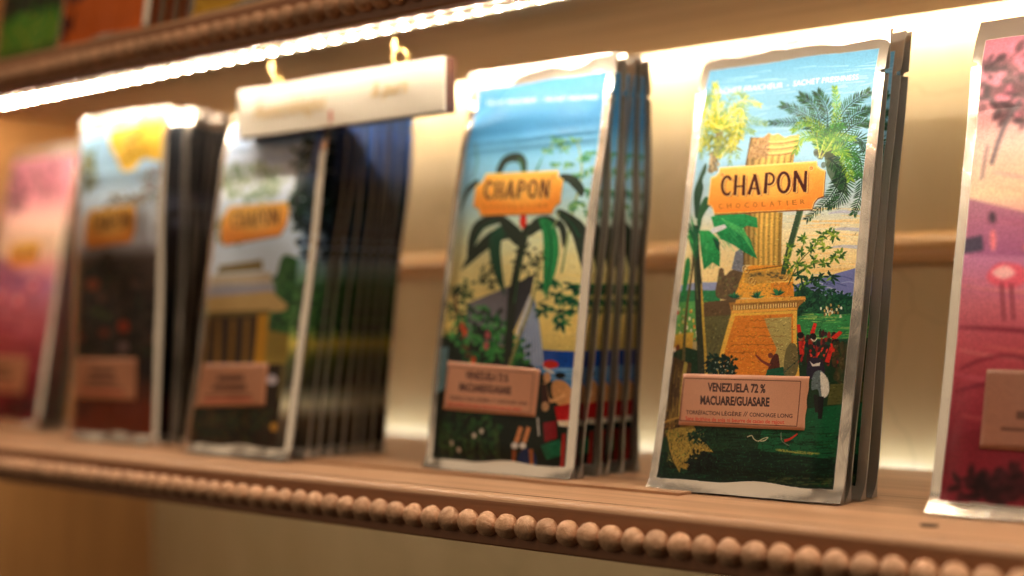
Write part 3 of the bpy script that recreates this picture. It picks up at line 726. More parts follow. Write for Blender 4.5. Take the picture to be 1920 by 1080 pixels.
    cv.stroke([(985, 450), (1005, 430), (1030, 424), (1050, 430)], 10, 6, D1, bulge=18)
    cv.stroke([(1046, 402), (1074, 420), (1092, 446), (1102, 500), (1098, 520)], 8, 3, D1, bulge=22); cv.stroke([(1050, 404), (1076, 424), (1090, 450)], 3, 5, D2)
    cv.stroke([(1048, 420), (1060, 440), (1062, 472)], 7, 2, D1, bulge=10)
    cv.stroke([(1048, 336), (1072, 340), (1088, 356), (1092, 372)], 8, 4, D1, bulge=12)
    cv.poly([(1008, 420), (1030, 420), (1046, 440), (1052, 480), (1046, 520), (1036, 548), (1030, 570), (1024, 540), (1022, 490), (1018, 448)], D3, smooth=True)
    cv.stroke([(1024, 424), (1036, 460), (1036, 520), (1031, 565)], 3, 2, (20, 84, 54)); cv.stroke([(1042, 450), (1044, 490), (1036, 540)], 2.5, 2, (64, 164, 96))
    cv.clump(990, 500, 28, 30, 50, 12, 5, [(44, 54, 42), (34, 46, 40)]); cv.clump(912, 530, 22, 26, 36, 12, 5, [(48, 62, 46), (38, 50, 40)])
    cv.disc(975, 424, 7, 15, (212, 48, 32))
    cv.stroke([(1050, 404), (1044, 424), (1036, 436)], 3, 2, (160, 168, 120))
    cv.stroke([(1020, 480), (1006, 560), (986, 620), (958, 696)], 4, 6, (142, 136, 84)); cv.stroke([(1018, 480), (1004, 560), (984, 620)], 1.4, 2, (200, 190, 130), .8)
    # lower dark greens, figures
    cv.clump(880, 822, 70, 44, 300, 12, 6, [(22, 46, 30), (34, 70, 40), (16, 28, 22), (46, 84, 44)])
    for x, y in ((892, 824), (907, 816), (860, 850), (846, 838)): cv.disc(x, y, 4, 5, (200, 190, 176))
    for i in range(10):
        x = random.uniform(812, 950); cv.stroke([(x, 800 + random.uniform(0, 20)), (x + 6, 840), (x + random.uniform(-4, 12), 872)], 1.6, 2, (74, 92, 50), .8)
    cv.disc(1044, 692, 16, 8, (190, 36, 30)); cv.stroke([(1030, 698), (1040, 702), (1052, 708)], 4, 4, (224, 210, 190)); cv.disc(1038, 716, 8, 10, (206, 152, 104)); cv.disc(1062, 712, 8, 6, (24, 26, 28))
    cv.poly([(1050, 724), (1066, 722), (1080, 740), (1084, 766), (1062, 770), (1048, 748)], (198, 142, 92), smooth=True)
    cv.stroke([(1032, 726), (1040, 756), (1052, 758), (1070, 748)], 8, 6, (212, 160, 110))
    cv.poly([(1026, 728), (1036, 728), (1044, 770), (1026, 780)], (60, 36, 32)); cv.poly([(1052, 770), (1090, 762), (1086, 796), (1056, 798)], (176, 30, 34)); cv.poly([(1030, 800), (1054, 796), (1056, 828), (1034, 836)], (120, 26, 34)); cv.disc(1034, 770, 8, 9, (190, 150, 110))
    cv.poly([(1056, 796), (1086, 796), (1076, 808), (1058, 806)], (222, 206, 180)); cv.stroke([(1018, 790), (1022, 824)], 4, 3, (200, 196, 190), smooth=False)
    for x in (978, 994):
        cv.stroke([(x + 6, 808), (x - 2, 836)], 9, 9, (200, 130, 84), smooth=False); cv.disc(x - 5, 842, 7, 6, (210, 208, 206)); cv.stroke([(x - 6, 850), (x - 10, 876)], 8, 7, (150, 84, 50), smooth=False)
    cv.poly([(980, 858), (1000, 846), (1016, 860), (1012, 884), (980, 884)], (30, 46, 92), smooth=True); cv.stroke([(1006, 848), (1006, 880)], 9, 7, (164, 100, 56), smooth=False)
    cv.poly([(1026, 842), (1060, 830), (1064, 860), (1036, 868)], (26, 92, 66)); cv.stroke([(1066, 820), (1062, 884)], 6, 8, (150, 40, 34), smooth=False)
    cv.brush(8000, .26)
    P = [(892, 338), (1043, 324), (1045, 334), (1050, 339), (1057, 341), (1053, 386), (1046, 389), (1040, 396), (1036, 407), (888, 418), (885, 408), (880, 403), (873, 401), (876, 362), (884, 358), (890, 350)]
    plate(cv, P, [('C', 893, 911, 352, 386), ('H', 914, 930, 350, 384.5), ('A', 935, 955, 348, 383), ('P', 960, 978, 346.5, 381), ('O', 982, 1001, 344.5, 379.5), ('N', 1007, 1027, 342.5, 378.5)],
          [(c, 896 + i * 12.6, 402 - i * .9, 7) for i, c in enumerate('CHOCOLATIER')])
    for x, y in ((897, 352), (1034, 338)): cv.disc(x, y, 3.4, 3.4, (220, 130, 56))
    cv.text('SACHET FRAICHEUR  -  SACHET FRESHNESS', 864, 206, 1108, 178, 8.5, (236, 226, 240), shear=0.25)
    return to_image('print_plant_and_tent', cv.finish(.05), print_mask(384, 852))

# ---- print with a thatched pavilion
def paint_pavilion():
    Q = [(447, 212), (620, 178), (535, 857), (362, 838)]
    cv = Canvas(256, 568, Q, 2)
    cv.vgrad([(0, (110, 150, 210)), (.12, (176, 200, 232)), (.2, (226, 234, 246)), (.34, (200, 220, 242)), (.5, (220, 230, 244)), (.62, (120, 140, 90)), (1, (30, 30, 18))])
    for i in range(30):
        x = random.uniform(440, 590); y = random.uniform(240, 300); cv.stroke([(x, y), (x + 40, y - 4)], 3, 8, random.choice([(226, 230, 240), (110, 140, 190), (160, 180, 214)]), .5, smooth=False)
    cv.clump(480, 340, 60, 34, 160, 16, 8, [(150, 170, 140), (180, 196, 170), (120, 150, 120)], .8)
    cv.clump(450, 430, 26, 30, 70, 14, 7, [(84, 120, 70), (60, 100, 60)])
    cv.clump(585, 385, 30, 50, 170, 18, 8, [(20, 52, 36), (36, 72, 48), (24, 42, 40)])
    cv.clump(588, 300, 26, 50, 120, 16, 8, [(20, 36, 44), (30, 52, 60), (40, 66, 50)])
    cv.poly([(535, 500), (560, 480), (590, 520), (600, 620), (520, 650)], (50, 96, 50), smooth=True)
    cv.clump(555, 570, 36, 70, 220, 14, 8, [(46, 92, 48), (70, 116, 58), (34, 66, 42)])
    cv.poly([(500, 620), (590, 640), (570, 700), (500, 700)], (150, 128, 56))
    for (pp, c) in (([(428, 500), (505, 487), (506, 508), (424, 516)], (132, 114, 72)), ([(410, 520), (520, 512), (522, 534), (404, 540)], (196, 178, 150)), ([(404, 538), (524, 532), (528, 552), (400, 560)], (160, 158, 170)),
                    ([(398, 562), (520, 548), (556, 578), (540, 588), (400, 592)], (196, 162, 104)), ([(398, 590), (520, 584), (512, 600), (398, 602)], (110, 92, 44))):
        cv.poly(pp, c)
    cv.poly([(392, 600), (514, 594), (500, 700), (376, 700)], (62, 44, 28))
    for x in (396, 422, 448, 474): cv.poly([(x, 602), (x + 8, 602), (x + 2, 700), (x - 7, 700)], (132, 96, 34))
    cv.poly([(496, 594), (516, 592), (506, 700), (486, 700)], (196, 140, 34))
    cv.poly([(360, 690), (560, 690), (540, 870), (350, 870)], (46, 34, 22))
    cv.clump(450, 800, 80, 40, 200, 14, 8, [(30, 44, 22), (46, 56, 28), (22, 26, 18), (70, 54, 26)])
    cv.disc(520, 720, 9, 10, (190, 180, 190)); cv.disc(524, 812, 8, 9, (176, 130, 50))
    cv.poly([(535, 690), (600, 700), (590, 770), (530, 760)], (130, 118, 70), .7)
    rows = [(150, (140, 192, 255)), (230, (104, 144, 236)), (300, (74, 96, 153)), (350, (42, 52, 65)), (400, (55, 81, 96)), (460, (162, 192, 236)), (505, (131, 162, 162)), (540, (81, 126, 74)), (620, (122, 166, 91)), (650, (250, 228, 109)), (680, (96, 109, 65)), (730, (65, 65, 55)), (770, (255, 254, 219)), (800, (96, 81, 65)), (870, (37, 37, 33))]
    for (ya, ca), (yb, cb) in zip(rows[:-1], rows[1:]):
        f0 = lambda y: 622 - (y - 178) * .127
        cv.poly([(f0(ya) - 14, ya), (f0(ya) + 14, ya), (f0(yb) + 14, yb + 1), (f0(yb) - 14, yb + 1)], ca, .92, cb)
    cv.clump(586, 400, 16, 90, 150, 13, 6, [(18, 26, 34), (24, 44, 40), (30, 40, 60)], .8); cv.clump(570, 590, 12, 60, 90, 12, 6, [(36, 70, 42), (24, 48, 34), (60, 90, 50)], .8)
    P = [(448, 386), (552, 376), (555, 392), (550, 420), (538, 440), (436, 460), (430, 448), (432, 412)]
    plate(cv, P, [('C', 452, 464, 396, 428), ('H', 466, 477, 395, 427), ('A', 480, 493, 394, 425), ('P', 496, 507, 392, 424), ('O', 509, 521, 390, 422), ('N', 524, 537, 389, 420)], None, False)
    rgb = cv.finish(.05)
    return to_image('print_pavilion', rgb, print_mask(256, 568)), to_image('print_pavilion_bleed', rgb, print_mask(256, 568, 0.008))

# ---- print with a yellow canopy over a dark garden
def paint_garden():
    Q = [(150, 248), (296, 226), (283, 817), (142, 808)]
    cv = Canvas(256, 568, Q, 2)
    cv.vgrad([(0, (150, 200, 236)), (.15, (170, 210, 240)), (.3, (220, 228, 240)), (.38, (190, 190, 200)), (.44, (74, 58, 50)), (.8, (40, 30, 26)), (.86, (84, 40, 20)), (1, (100, 46, 20))])
    cv.poly([(202, 246), (250, 234), (298, 224), (298, 300), (262, 300), (244, 322), (224, 322), (212, 296), (200, 270)], (240, 196, 66), smooth=True)
    cv.stroke([(232, 268), (252, 256), (262, 240)], 7, 5, (150, 112, 40)); cv.clump(240, 290, 24, 16, 24, 12, 6, [(252, 214, 100), (226, 176, 50)])
    cv.clump(166, 320, 12, 40, 60, 12, 6, [(110, 130, 110), (150, 150, 90)]); cv.clump(280, 350, 22, 30, 60, 10, 5, [(150, 150, 150), (170, 110, 110), (90, 100, 90)])
    cv.clump(240, 380, 40, 12, 50, 12, 6, [(140, 120, 90), (110, 100, 90)])
    cv.clump(215, 600, 70, 120, 420, 16, 9, [(40, 30, 26), (58, 44, 36), (30, 30, 24), (74, 56, 44), (44, 52, 34)])
    for x, y, r, c in ((180, 540, 11, (150, 66, 34)), (236, 618, 11, (176, 60, 30)), (203, 630, 8, (130, 56, 30)), (160, 640, 8, (120, 50, 36)), (196, 565, 8, (110, 70, 60)), (258, 540, 9, (100, 74, 66)), (236, 655, 9, (150, 120, 120)), (190, 590, 7, (70, 84, 44)), (206, 600, 7, (66, 80, 40))):
        cv.disc(x, y, r, r, c, .9)
    cv.poly([(140, 765), (285, 755), (284, 820), (140, 820)], (104, 44, 20)); cv.clump(160, 770, 22, 12, 40, 14, 8, [(70, 34, 22), (90, 40, 22)])
    P = [(172, 400), (254, 388), (258, 404), (255, 440), (248, 460), (170, 472), (164, 460), (165, 420)]
    plate(cv, P, [('C', 178, 188, 408, 440), ('H', 190, 199, 407, 439), ('A', 201, 212, 406, 437), ('P', 214, 223, 404, 436), ('O', 225, 235, 402, 434), ('N', 237, 248, 401, 432)], None, False)
    return to_image('print_garden', cv.finish(.05), print_mask(256, 568))

def paint_dark():  # near-black print with a paler band, for the pouches behind the yellow canopy
    cv = Canvas(128, 284, [(0, 0), (100, 0), (100, 220), (0, 220)], 2)
    cv.vgrad([(0, (60, 66, 74)), (.2, (36, 34, 38)), (.26, (84, 86, 100)), (.31, (100, 100, 116)), (.36, (36, 30, 32)), (.5, (44, 36, 28)), (.55, (24, 24, 24)), (.85, (16, 18, 18)), (.9, (50, 18, 14)), (1, (30, 14, 12))])
    cv.clump(50, 110, 50, 100, 300, 12, 6, [(26, 24, 24), (40, 34, 30), (18, 22, 22), (50, 40, 34)], .7)
    plate(cv, [(24, 46), (76, 46), (80, 52), (80, 66), (76, 72), (24, 72), (20, 66), (20, 52)], [(c, 26 + i * 8.2, 33 + i * 8.2, 51, 64) for i, c in enumerate('CHAPON')], None, False)
    return to_image('print_dark_rear', cv.finish(.05), print_mask(128, 284))

# ---- print with flamingos on a pink lagoon (two pouches)
def paint_lagoon(name='print_lagoon', lite=False):
    Q = [(1862, 45), (2240, -20), (2140, 992), (1762, 945)]
    cv = Canvas(256, 568, Q, 2)
    cv.vgrad([(0, (176, 110, 126)), (.14, (200, 124, 138)), (.26, (232, 186, 168)), (.36, (240, 206, 170)), (.42, (236, 160, 160)), (.5, (190, 120, 160)), (.6, (204, 108, 124)), (.7, (184, 74, 86)), (.85, (128, 36, 50)), (1, (76, 22, 34))])
    cv.clump(1910, 140, 60, 70, 160, 34, 14, [(94, 70, 76), (120, 84, 90), (70, 54, 60), (210, 120, 140)], .85)
    cv.clump(2080, 90, 90, 60, 120, 34, 14, [(94, 70, 76), (120, 84, 90), (210, 120, 140)], .8)
    cv.stroke([(1868, 300), (1890, 220), (1920, 170)], 6, 10, (104, 90, 96)); cv.stroke([(1862, 260), (1850, 330)], 8, 6, (150, 120, 120), .8)
    for i in range(70):
        y = random.uniform(300, 940); x = random.uniform(1780, 2150); c = random.choice([(246, 190, 170), (226, 120, 140), (176, 90, 130), (240, 150, 130)])
        cv.stroke([(x, y), (x + 70, y + 14), (x + 160, y + 20)], 3, 10, c, .35)
    cv.poly([(1820, 365), (1920, 395), (2020, 440), (2140, 450), (2140, 490), (1820, 480)], (150, 84, 128), .7)
    cv.poly([(1800, 450), (1848, 440), (1850, 470), (1800, 478)], (70, 60, 84)); cv.disc(1866, 405, 6, 12, (84, 66, 80)); cv.disc(1866, 450, 5, 22, (236, 130, 140))
    def flamingo(x, y, k):
        cv.poly([(x - 28 * k, y), (x - 10 * k, y - 22 * k), (x + 22 * k, y - 18 * k), (x + 34 * k, y + 4 * k), (x + 10 * k, y + 22 * k), (x - 18 * k, y + 16 * k)], (226, 96, 116), smooth=True)
        cv.poly([(x - 20 * k, y - 6 * k), (x, y - 18 * k), (x + 14 * k, y - 4 * k), (x - 4 * k, y + 6 * k)], (248, 190, 190), smooth=True)
        cv.stroke([(x + 28 * k, y - 4 * k), (x + 44 * k, y - 30 * k), (x + 30 * k, y - 50 * k), (x + 40 * k, y - 62 * k)], 7 * k, 5 * k, (232, 120, 132))
        for d in (-6, 8): cv.stroke([(x + d * k, y + 14 * k), (x + (d + 1) * k, y + 80 * k)], 3.5 * k, 3 * k, (110, 44, 56), smooth=False)
    flamingo(1885, 520, 1.1); flamingo(1990, 540, 1.3); flamingo(2080, 480, 1.0)
    for pp in ([(1800, 700), (1870, 676), (1960, 690), (2140, 700)], [(1790, 745), (1850, 730), (1930, 740)], [(1800, 620), (1880, 625), (2000, 640)]):
        cv.stroke(pp, 4, 12, (110, 30, 50), .8)
    cv.poly([(1790, 840), (1850, 815), (1910, 850), (1990, 880), (2140, 860), (2140, 1010), (1770, 960)], (112, 28, 40), smooth=True)
    cv.clump(1860, 925, 60, 24, 80, 26, 14, [(40, 16, 20), (60, 22, 28), (30, 12, 16)])
    cv.clump(2050, 930, 80, 30, 90, 26, 14, [(40, 16, 20), (60, 22, 28), (90, 34, 40)])
    cv.brush(2500, .15); cv.soften(5)
    P = [(1935, 330), (2090, 312), (2098, 326), (2092, 390), (2080, 398), (1930, 412), (1922, 400), (1926, 345)]
    plate(cv, P, [('C', 1942, 1962, 346, 388), ('H', 1966, 1984, 344, 386), ('A', 1988, 2010, 342, 384), ('P', 2014, 2032, 340, 382), ('O', 2036, 2057, 338, 380), ('N', 2062, 2083, 336, 378)], None, False)
    return to_image(name, cv.finish(.05), print_mask(256, 568))

# ---- simple prints of the pouches on the shelf above (only their feet are seen)
def paint_meadow():
    Q = [(0, 0), (100, 0), (100, 220), (0, 220)]
    cv = Canvas(160, 352, Q, 2)
    cv.vgrad([(0, (110, 170, 220)), (.35, (180, 214, 230)), (.55, (150, 180, 110)), (.8, (50, 46, 36)), (.86, (70, 140, 40)), (.94, (110, 150, 40)), (1, (30, 50, 30))])
    cv.clump(50, 150, 50, 26, 200, 10, 5, [(40, 60, 34), (60, 84, 40), (34, 36, 28)]); cv.clump(50, 196, 50, 14, 160, 8, 4, [(80, 150, 44), (60, 130, 40), (140, 160, 50)])
    plate(cv, [(24, 46), (76, 46), (80, 52), (80, 66), (76, 72), (24, 72), (20, 66), (20, 52)], [(c, 26 + i * 8.2, 33 + i * 8.2, 51, 64) for i, c in enumerate('CHAPON')], None, False)
    return to_image('print_meadow', cv.finish(.05), print_mask(160, 352))

def paint_sunset():
    Q = [(0, 0), (100, 0), (100, 220), (0, 220)]
    cv = Canvas(160, 352, Q, 2)
    cv.vgrad([(0, (150, 190, 226)), (.4, (236, 196, 150)), (.7, (170, 96, 70)), (.85, (210, 104, 30)), (1, (196, 96, 26))])
    cv.clump(36, 176, 30, 22, 120, 12, 6, [(70, 40, 44), (90, 50, 50), (110, 60, 50)]); cv.clump(70, 150, 30, 14, 60, 12, 6, [(130, 70, 56), (90, 50, 50)])
    cv.poly([(0, 196), (30, 190), (100, 168), (100, 220), (0, 220)], (206, 98, 26)); cv.clump(8, 208, 10, 8, 40, 8, 5, [(90, 30, 24), (60, 26, 22)])
    plate(cv, [(24, 46), (76, 46), (80, 52), (80, 66), (76, 72), (24, 72), (20, 66), (20, 52)], [(c, 26 + i * 8.2, 33 + i * 8.2, 51, 64) for i, c in enumerate('CHAPON')], None, False)
    return to_image('print_sunset', cv.finish(.05), print_mask(160, 352))

def paint_gold():
    cv = Canvas(160, 352, [(0, 0), (100, 0), (100, 220), (0, 220)], 2)
    cv.vgrad([(0, (120, 160, 190)), (.4, (200, 190, 140)), (.7, (120, 96, 40)), (.85, (190, 146, 44)), (1, (206, 160, 50))])
    cv.clump(50, 130, 50, 40, 160, 10, 5, [(90, 80, 40), (60, 60, 34), (150, 120, 50)])
    for i in range(60):
        x, y = random.uniform(0, 100), random.uniform(180, 218); cv.stroke([(x, y), (x + 4, y - 3), (x + 8, y + 1)], 1, 1.6, random.choice([(240, 206, 100), (150, 106, 30)]), .8)
    plate(cv, [(24, 46), (76, 46), (80, 52), (80, 66), (76, 72), (24, 72), (20, 66), (20, 52)], [(c, 26 + i * 8.2, 33 + i * 8.2, 51, 64) for i, c in enumerate('CHAPON')], None, False)
    return to_image('print_gold', cv.finish(.05), print_mask(160, 352))

# ---- stickers
def paint_sticker(crisp):
    Q = [(1285.5, 709.7), (1519.3, 711), (1510, 811.8), (1275.3, 806)]
    w, h = (480, 208) if crisp else (240, 104)
    cv = Canvas(w, h, Q, 2, margins=False, bg=c255((204, 146, 114)))
    F = [(1287, 718.4), (1502.8, 720.3), (1496, 804.5), (1277.5, 798)]
    for i in range(4): cv.stroke([F[i], F[(i + 1) % 4]], 1.5, 1.5, (84, 40, 26), smooth=False)
    ink = (52, 22, 22)
    cv.text('VENEZUELA 72 %', 1332, 741.5, 1438.6, 742.8, 16, ink, bold=0.034)
    cv.text('MACUARE/GUASARE', 1317.6, 766.4, 1446.7, 768, 16.5, ink, bold=0.038)
    big, small = 9.6, 7.6
    x = 1290.0
    for wd, wid in (('TORRÉFACTION', 66), ('LÉGÈRE', 36), ('//', 9), ('CONCHAGE', 48), ('LONG', 26)):
        y = 785.5 + (x - 1290) * .017
        cv.text(wd, x, y, x + wid, y + wid * .017, small + (1.6 if wd == '//' else 0), ink, bold=0.012, shear=.2 if wd == '//' else 0)
        x += wid + 3.2
    cv.text('Sans lécithine de soja ni beurre de cacao de rajout', 1288.5, 797.0, 1473.6, 800.4, 7.6, (206, 58, 40), bold=0.016)
    return to_image('sticker_print' + ('' if crisp else '_small'), cv.finish(.03))

def paint_blank_sticker(name, lines, bg=(184, 126, 92)):
    cv = Canvas(120, 60, [(0, 0), (120, 0), (120, 60), (0, 60)], 2, margins=False, bg=c255(bg))
    for (x0, x1, y, w, c) in lines: cv.stroke([(x0, y), (x1, y)], w, w, c, smooth=False)
    return to_image(name, cv.finish(.03))

def print_material(name, img):
    m, nt, b = new_mat(name)
    L = nt.links.new
    tx = N(nt, 'ShaderNodeTexImage'); tx.image = img; tx.extension = 'EXTEND'
    uv = N(nt, 'ShaderNodeUVMap'); uv.uv_map = 'UVMap'; L(uv.outputs[0], tx.inputs['Vector'])
    mix = N(nt, 'ShaderNodeMixRGB'); mix.inputs[1].default_value = (0.86, 0.78, 0.68, 1)
    L(tx.outputs['Alpha'], mix.inputs[0]); L(tx.outputs['Color'], mix.inputs[2]); L(mix.outputs[0], b.inputs['Base Color'])
    me = N(nt, 'ShaderNodeMapRange'); me.inputs['To Min'].default_value = 0.86; me.inputs['To Max'].default_value = 0.0
    L(tx.outputs['Alpha'], me.inputs['Value']); L(me.outputs[0], b.inputs['Metallic'])
    ro = N(nt, 'ShaderNodeMapRange'); ro.inputs['To Min'].default_value = 0.26; ro.inputs['To Max'].default_value = 0.42
    L(tx.outputs['Alpha'], ro.inputs['Value']); L(ro.outputs[0], b.inputs['Roughness'])
    b.inputs['Roughness'].default_value = 0.42
    b.inputs['Specular IOR Level'].default_value = 0.16
    b.inputs['Coat Weight'].default_value = 0.06; b.inputs['Coat Roughness'].default_value = 0.2
    tc = N(nt, 'ShaderNodeTexCoord'); nz = N(nt, 'ShaderNodeTexNoise'); nz.inputs['Scale'].default_value = 48; nz.inputs['Detail'].default_value = 5; nz.inputs['Distortion'].default_value = 1.2
    L(tc.outputs['Object'], nz.inputs['Vector'])
    bp = N(nt, 'ShaderNodeBump'); bp.inputs['Strength'].default_value = 0.4; bp.inputs['Distance'].default_value = 0.0012
    L(nz.outputs['Fac'], bp.inputs['Height']); L(bp.outputs[0], b.inputs['Normal'])
    return m

def sticker_material(name, img):
    m, nt, b = new_mat(name)
    tx = N(nt, 'ShaderNodeTexImage'); tx.image = img; tx.extension = 'EXTEND'
    nt.links.new(tx.outputs['Color'], b.inputs['Base Color']); b.inputs['Roughness'].default_value = 0.5
    return m

M_FOIL = plain('foil_back', (0.36, 0.33, 0.31), rough=0.34, metal=0.75, var=0.08, vscale=60, bump=0.3)

# ------------------------------------------------------------------ the shelving
XL, XR = -0.608, 0.66
Y_FRONT, Y_BACK, Y_PANEL = -0.058, 0.162, 0.177
FH = 0.0215            # height of the front moulding
BOARD = 0.0062
BEAD_R = 0.00545; BEAD_PITCH = 0.0108

def bead_mesh(seed=0):
    q = random.Random(seed); p1, p2, p3 = [q.uniform(0, 6.28) for _ in range(3)]
    v, f = [], []
    nu, nv = 20, 11
    for j in range(nv):
        th = math.pi * j / (nv - 1)
        for i in range(nu):
            ph = 2 * math.pi * i / nu
            r = BEAD_R
            x = r * math.sin(th) * math.cos(ph); y = r * math.sin(th) * math.sin(ph); z = r * math.cos(th)
            k = 1 + 0.022 * math.sin(3 * ph + p1) * math.sin(th) + 0.018 * math.sin(5 * th + p2) + 0.012 * math.sin(7 * ph + 4 * th + p3)
            if q.random() < .02: k *= q.uniform(.93, .98)
            v.append((x * 0.97 * k, y * k, z * 1.0 * k))
    for j in range(nv - 1):
        for i in range(nu):
            f.append((j * nu + i, (j + 1) * nu + i, (j + 1) * nu + (i + 1) % nu, j * nu + (i + 1) % nu))
    me = bpy.data.meshes.new('bead'); me.from_pydata(v, [], f); me.materials.append(M_BEAD)
    me.polygons.foreach_set('use_smooth', [True] * len(me.polygons)); me.update()
    return me
BEADS = [bead_mesh(k) for k in range(6)]

def make_shelf(z, label, groove=True):
    root = empty('shelf', (0, 0, z))
    tag(root, label, 'shelf', 'beaded wooden shelves')
    # board behind the front moulding, underside is paler
    v, f = box(XL, XR, Y_FRONT + 0.0075, Y_BACK, -BOARD, -0.0003)
    o = mesh_obj('board', v, f, [M_SHELF, M_UNDER], root); o.data.polygons[0].material_index = 1
    # moulding with a rounded nose
    r = 0.0036; prof = []
    for k in range(7):
        a = math.pi / 2 * k / 6
        prof.append((Y_FRONT + r - r * math.sin(a), -r + r * math.cos(a)))
    prof += [(Y_FRONT, -FH + 0.0008), (Y_FRONT + 0.0008, -FH), (Y_FRONT + 0.0072, -FH), (Y_FRONT + 0.0072, 0)]
    v, f = extrude_x(prof, XL, XR)
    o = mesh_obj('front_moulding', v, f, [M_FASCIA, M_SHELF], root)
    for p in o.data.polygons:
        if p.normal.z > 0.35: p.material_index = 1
    if groove:
        v, f = box(XL, XR, Y_FRONT + 0.0069, Y_FRONT + 0.0078, -0.003, 0.00012)
        mesh_obj('joint', v, f, M_DIRT, root)
    # batten below the board that carries the light strip
    v, f = box(XL, XR, Y_FRONT + 0.0074, 0.003, -0.0112, -BOARD - 0.0001)
    mesh_obj('batten', v, f, M_UNDER, root)
    # bead row
    n = int((XR - XL) / BEAD_PITCH)
    for i in range(n):
        b = bpy.data.objects.new('bead', random.choice(BEADS))
        b.location = (XL + 0.006 + i * BEAD_PITCH + random.uniform(-.0001, .0001), Y_FRONT - 0.0009, -0.0122 + random.uniform(-.0001, .0001))
        b.rotation_euler = (random.uniform(0, 6.28), random.uniform(-.5, .5), random.uniform(0, 6.28))
        k = random.uniform(.97, 1.02); b.scale = (k, k, k)
        link(b, root)
    return root

shelf_low = make_shelf(0.0, 'brown wooden shelf with a beaded front edge carrying the row of pouches')
shelf_up = make_shelf(0.2338, 'upper brown wooden shelf with beaded edge, light strip beneath it')

# thin veneer strip, knot and a stain on the lower board
v, f = box(-0.36, 0.022, -0.0085, 0.12, -0.0002, 0.0009)
mesh_obj('veneer_sheet', v, f, M_SHELF, shelf_low)
v = [(0.141 + 0.0032 * math.cos(a) * (1 + .12 * math.sin(3 * a)), -0.0267 + 0.0026 * math.sin(a), 0.0004) for a in [6.2832 * i / 20 for i in range(20)]]
v2 = [(x, y, -0.0008) for x, y, z in v]
mesh_obj('knot', v + v2, [tuple(range(20))] + [(i, 20 + i, 20 + (i + 1) % 20, (i + 1) % 20) for i in range(20)], M_KNOT, shelf_low)

# back panel, rail, side panel
v, f = box(XL, XR, Y_PANEL, Y_PANEL + 0.012, -0.42, 0.62)
back = tag(mesh_obj('back_panel', v, f, M_PANEL), kind='structure')
v, f = box(XL - 0.018, XL - 0.0005, Y_FRONT - 0.004, Y_PANEL + 0.012, -0.42, 0.62)
tag(bevel(mesh_obj('side_panel', v, f, M_SIDE), 0.001), kind='structure')
prof = [(Y_PANEL, 0.1045)] + [(Y_PANEL - 0.001 - 0.0120 * math.sin(math.pi * k / 10), 0.112 - 0.007 * math.cos(math.pi * k / 10)) for k in range(11)] + [(Y_PANEL, 0.1195)]
v, f = extrude_x(prof[::-1], XL, XR)
rail = mesh_obj('wooden_rail', v, f, M_RAIL, smooth=False)
tag(rail, 'slim half-round wooden rail running along the cream back panel', 'rail')

# ------------------------------------------------------------------ light strips
def chip_mesh():
    v, f = box(-0.0012, 0.0012, -0.0009, 0.0009, -0.0009, 0)
    me = bpy.data.meshes.new('light_chip'); me.from_pydata(v, [], f); me.materials.append(M_LED); me.update()
    return me
CHIP = chip_mesh()
M_GLOW = emit_mat('glowing_band', LED_COLOR, 0.5)
def light_strip(z, label, pitch=0.0126):
    root = empty('light_strip', (0, -0.0058, z)); tag(root, label, 'light strip', 'light strips under the shelves')
    v, f = box(XL + 0.004, XR - 0.004, -0.0036, 0.0050, -0.0012, -0.0001)
    mesh_obj('strip_band', v, f, M_GLOW, root)
    n = int((XR - XL - 0.02) / pitch)
    for i in range(n):
        c = bpy.data.objects.new('light_chip', CHIP)
        c.location = (XL + 0.012 + i * pitch, -0.0014, -0.0012)
        link(c, root)
    return root
light_strip(0.2226, 'glowing strip of small lights under the upper shelf')
light_strip(-0.0112, 'glowing light strip hidden under the lower beaded shelf', 0.046)
M_REAR = emit_mat('rear_led_chip', REAR_COLOR, REAR_STRENGTH)
M_REAR_LOW = emit_mat('rear_led_chip_dim', (0.82, 0.91, 1.0, 1), REAR_STRENGTH * 0.12)
def rear_chip_mesh(mat):
    v, f = box(-0.012, 0.012, 0, 0.0015, -0.0016, 0.0016)
    me = bpy.data.meshes.new('rear_chip'); me.from_pydata(v, [], f); me.materials.append(mat); me.update()
    return me
def rear_strip(z, label, pitch, mat):
    chip = rear_chip_mesh(mat)
    root = empty('light_strip', (0, Y_BACK, z)); tag(root, label, 'light strip', 'light strips under the shelves')
    v, f = box(XL + 0.004, XR - 0.004, 0.0001, 0.0012, -0.0024, 0.0024)
    mesh_obj('strip_band', v, f, M_STRIP, root)
    for i in range(int((XR - XL - 0.03) / pitch)):
        c = bpy.data.objects.new('light_chip', chip); c.location = (XL + 0.02 + i * pitch, 0.0012, 0); link(c, root)
rear_strip(-0.0032, 'light strip along the back edge of the lower shelf, washing the panel', 0.027, M_REAR_LOW)
rear_strip(0.2338 - 0.0032, 'light strip along the back edge of the upper shelf, washing the panel', 0.027, M_REAR)

# ------------------------------------------------------------------ pouches
BW, BH = 0.0925, 0.204

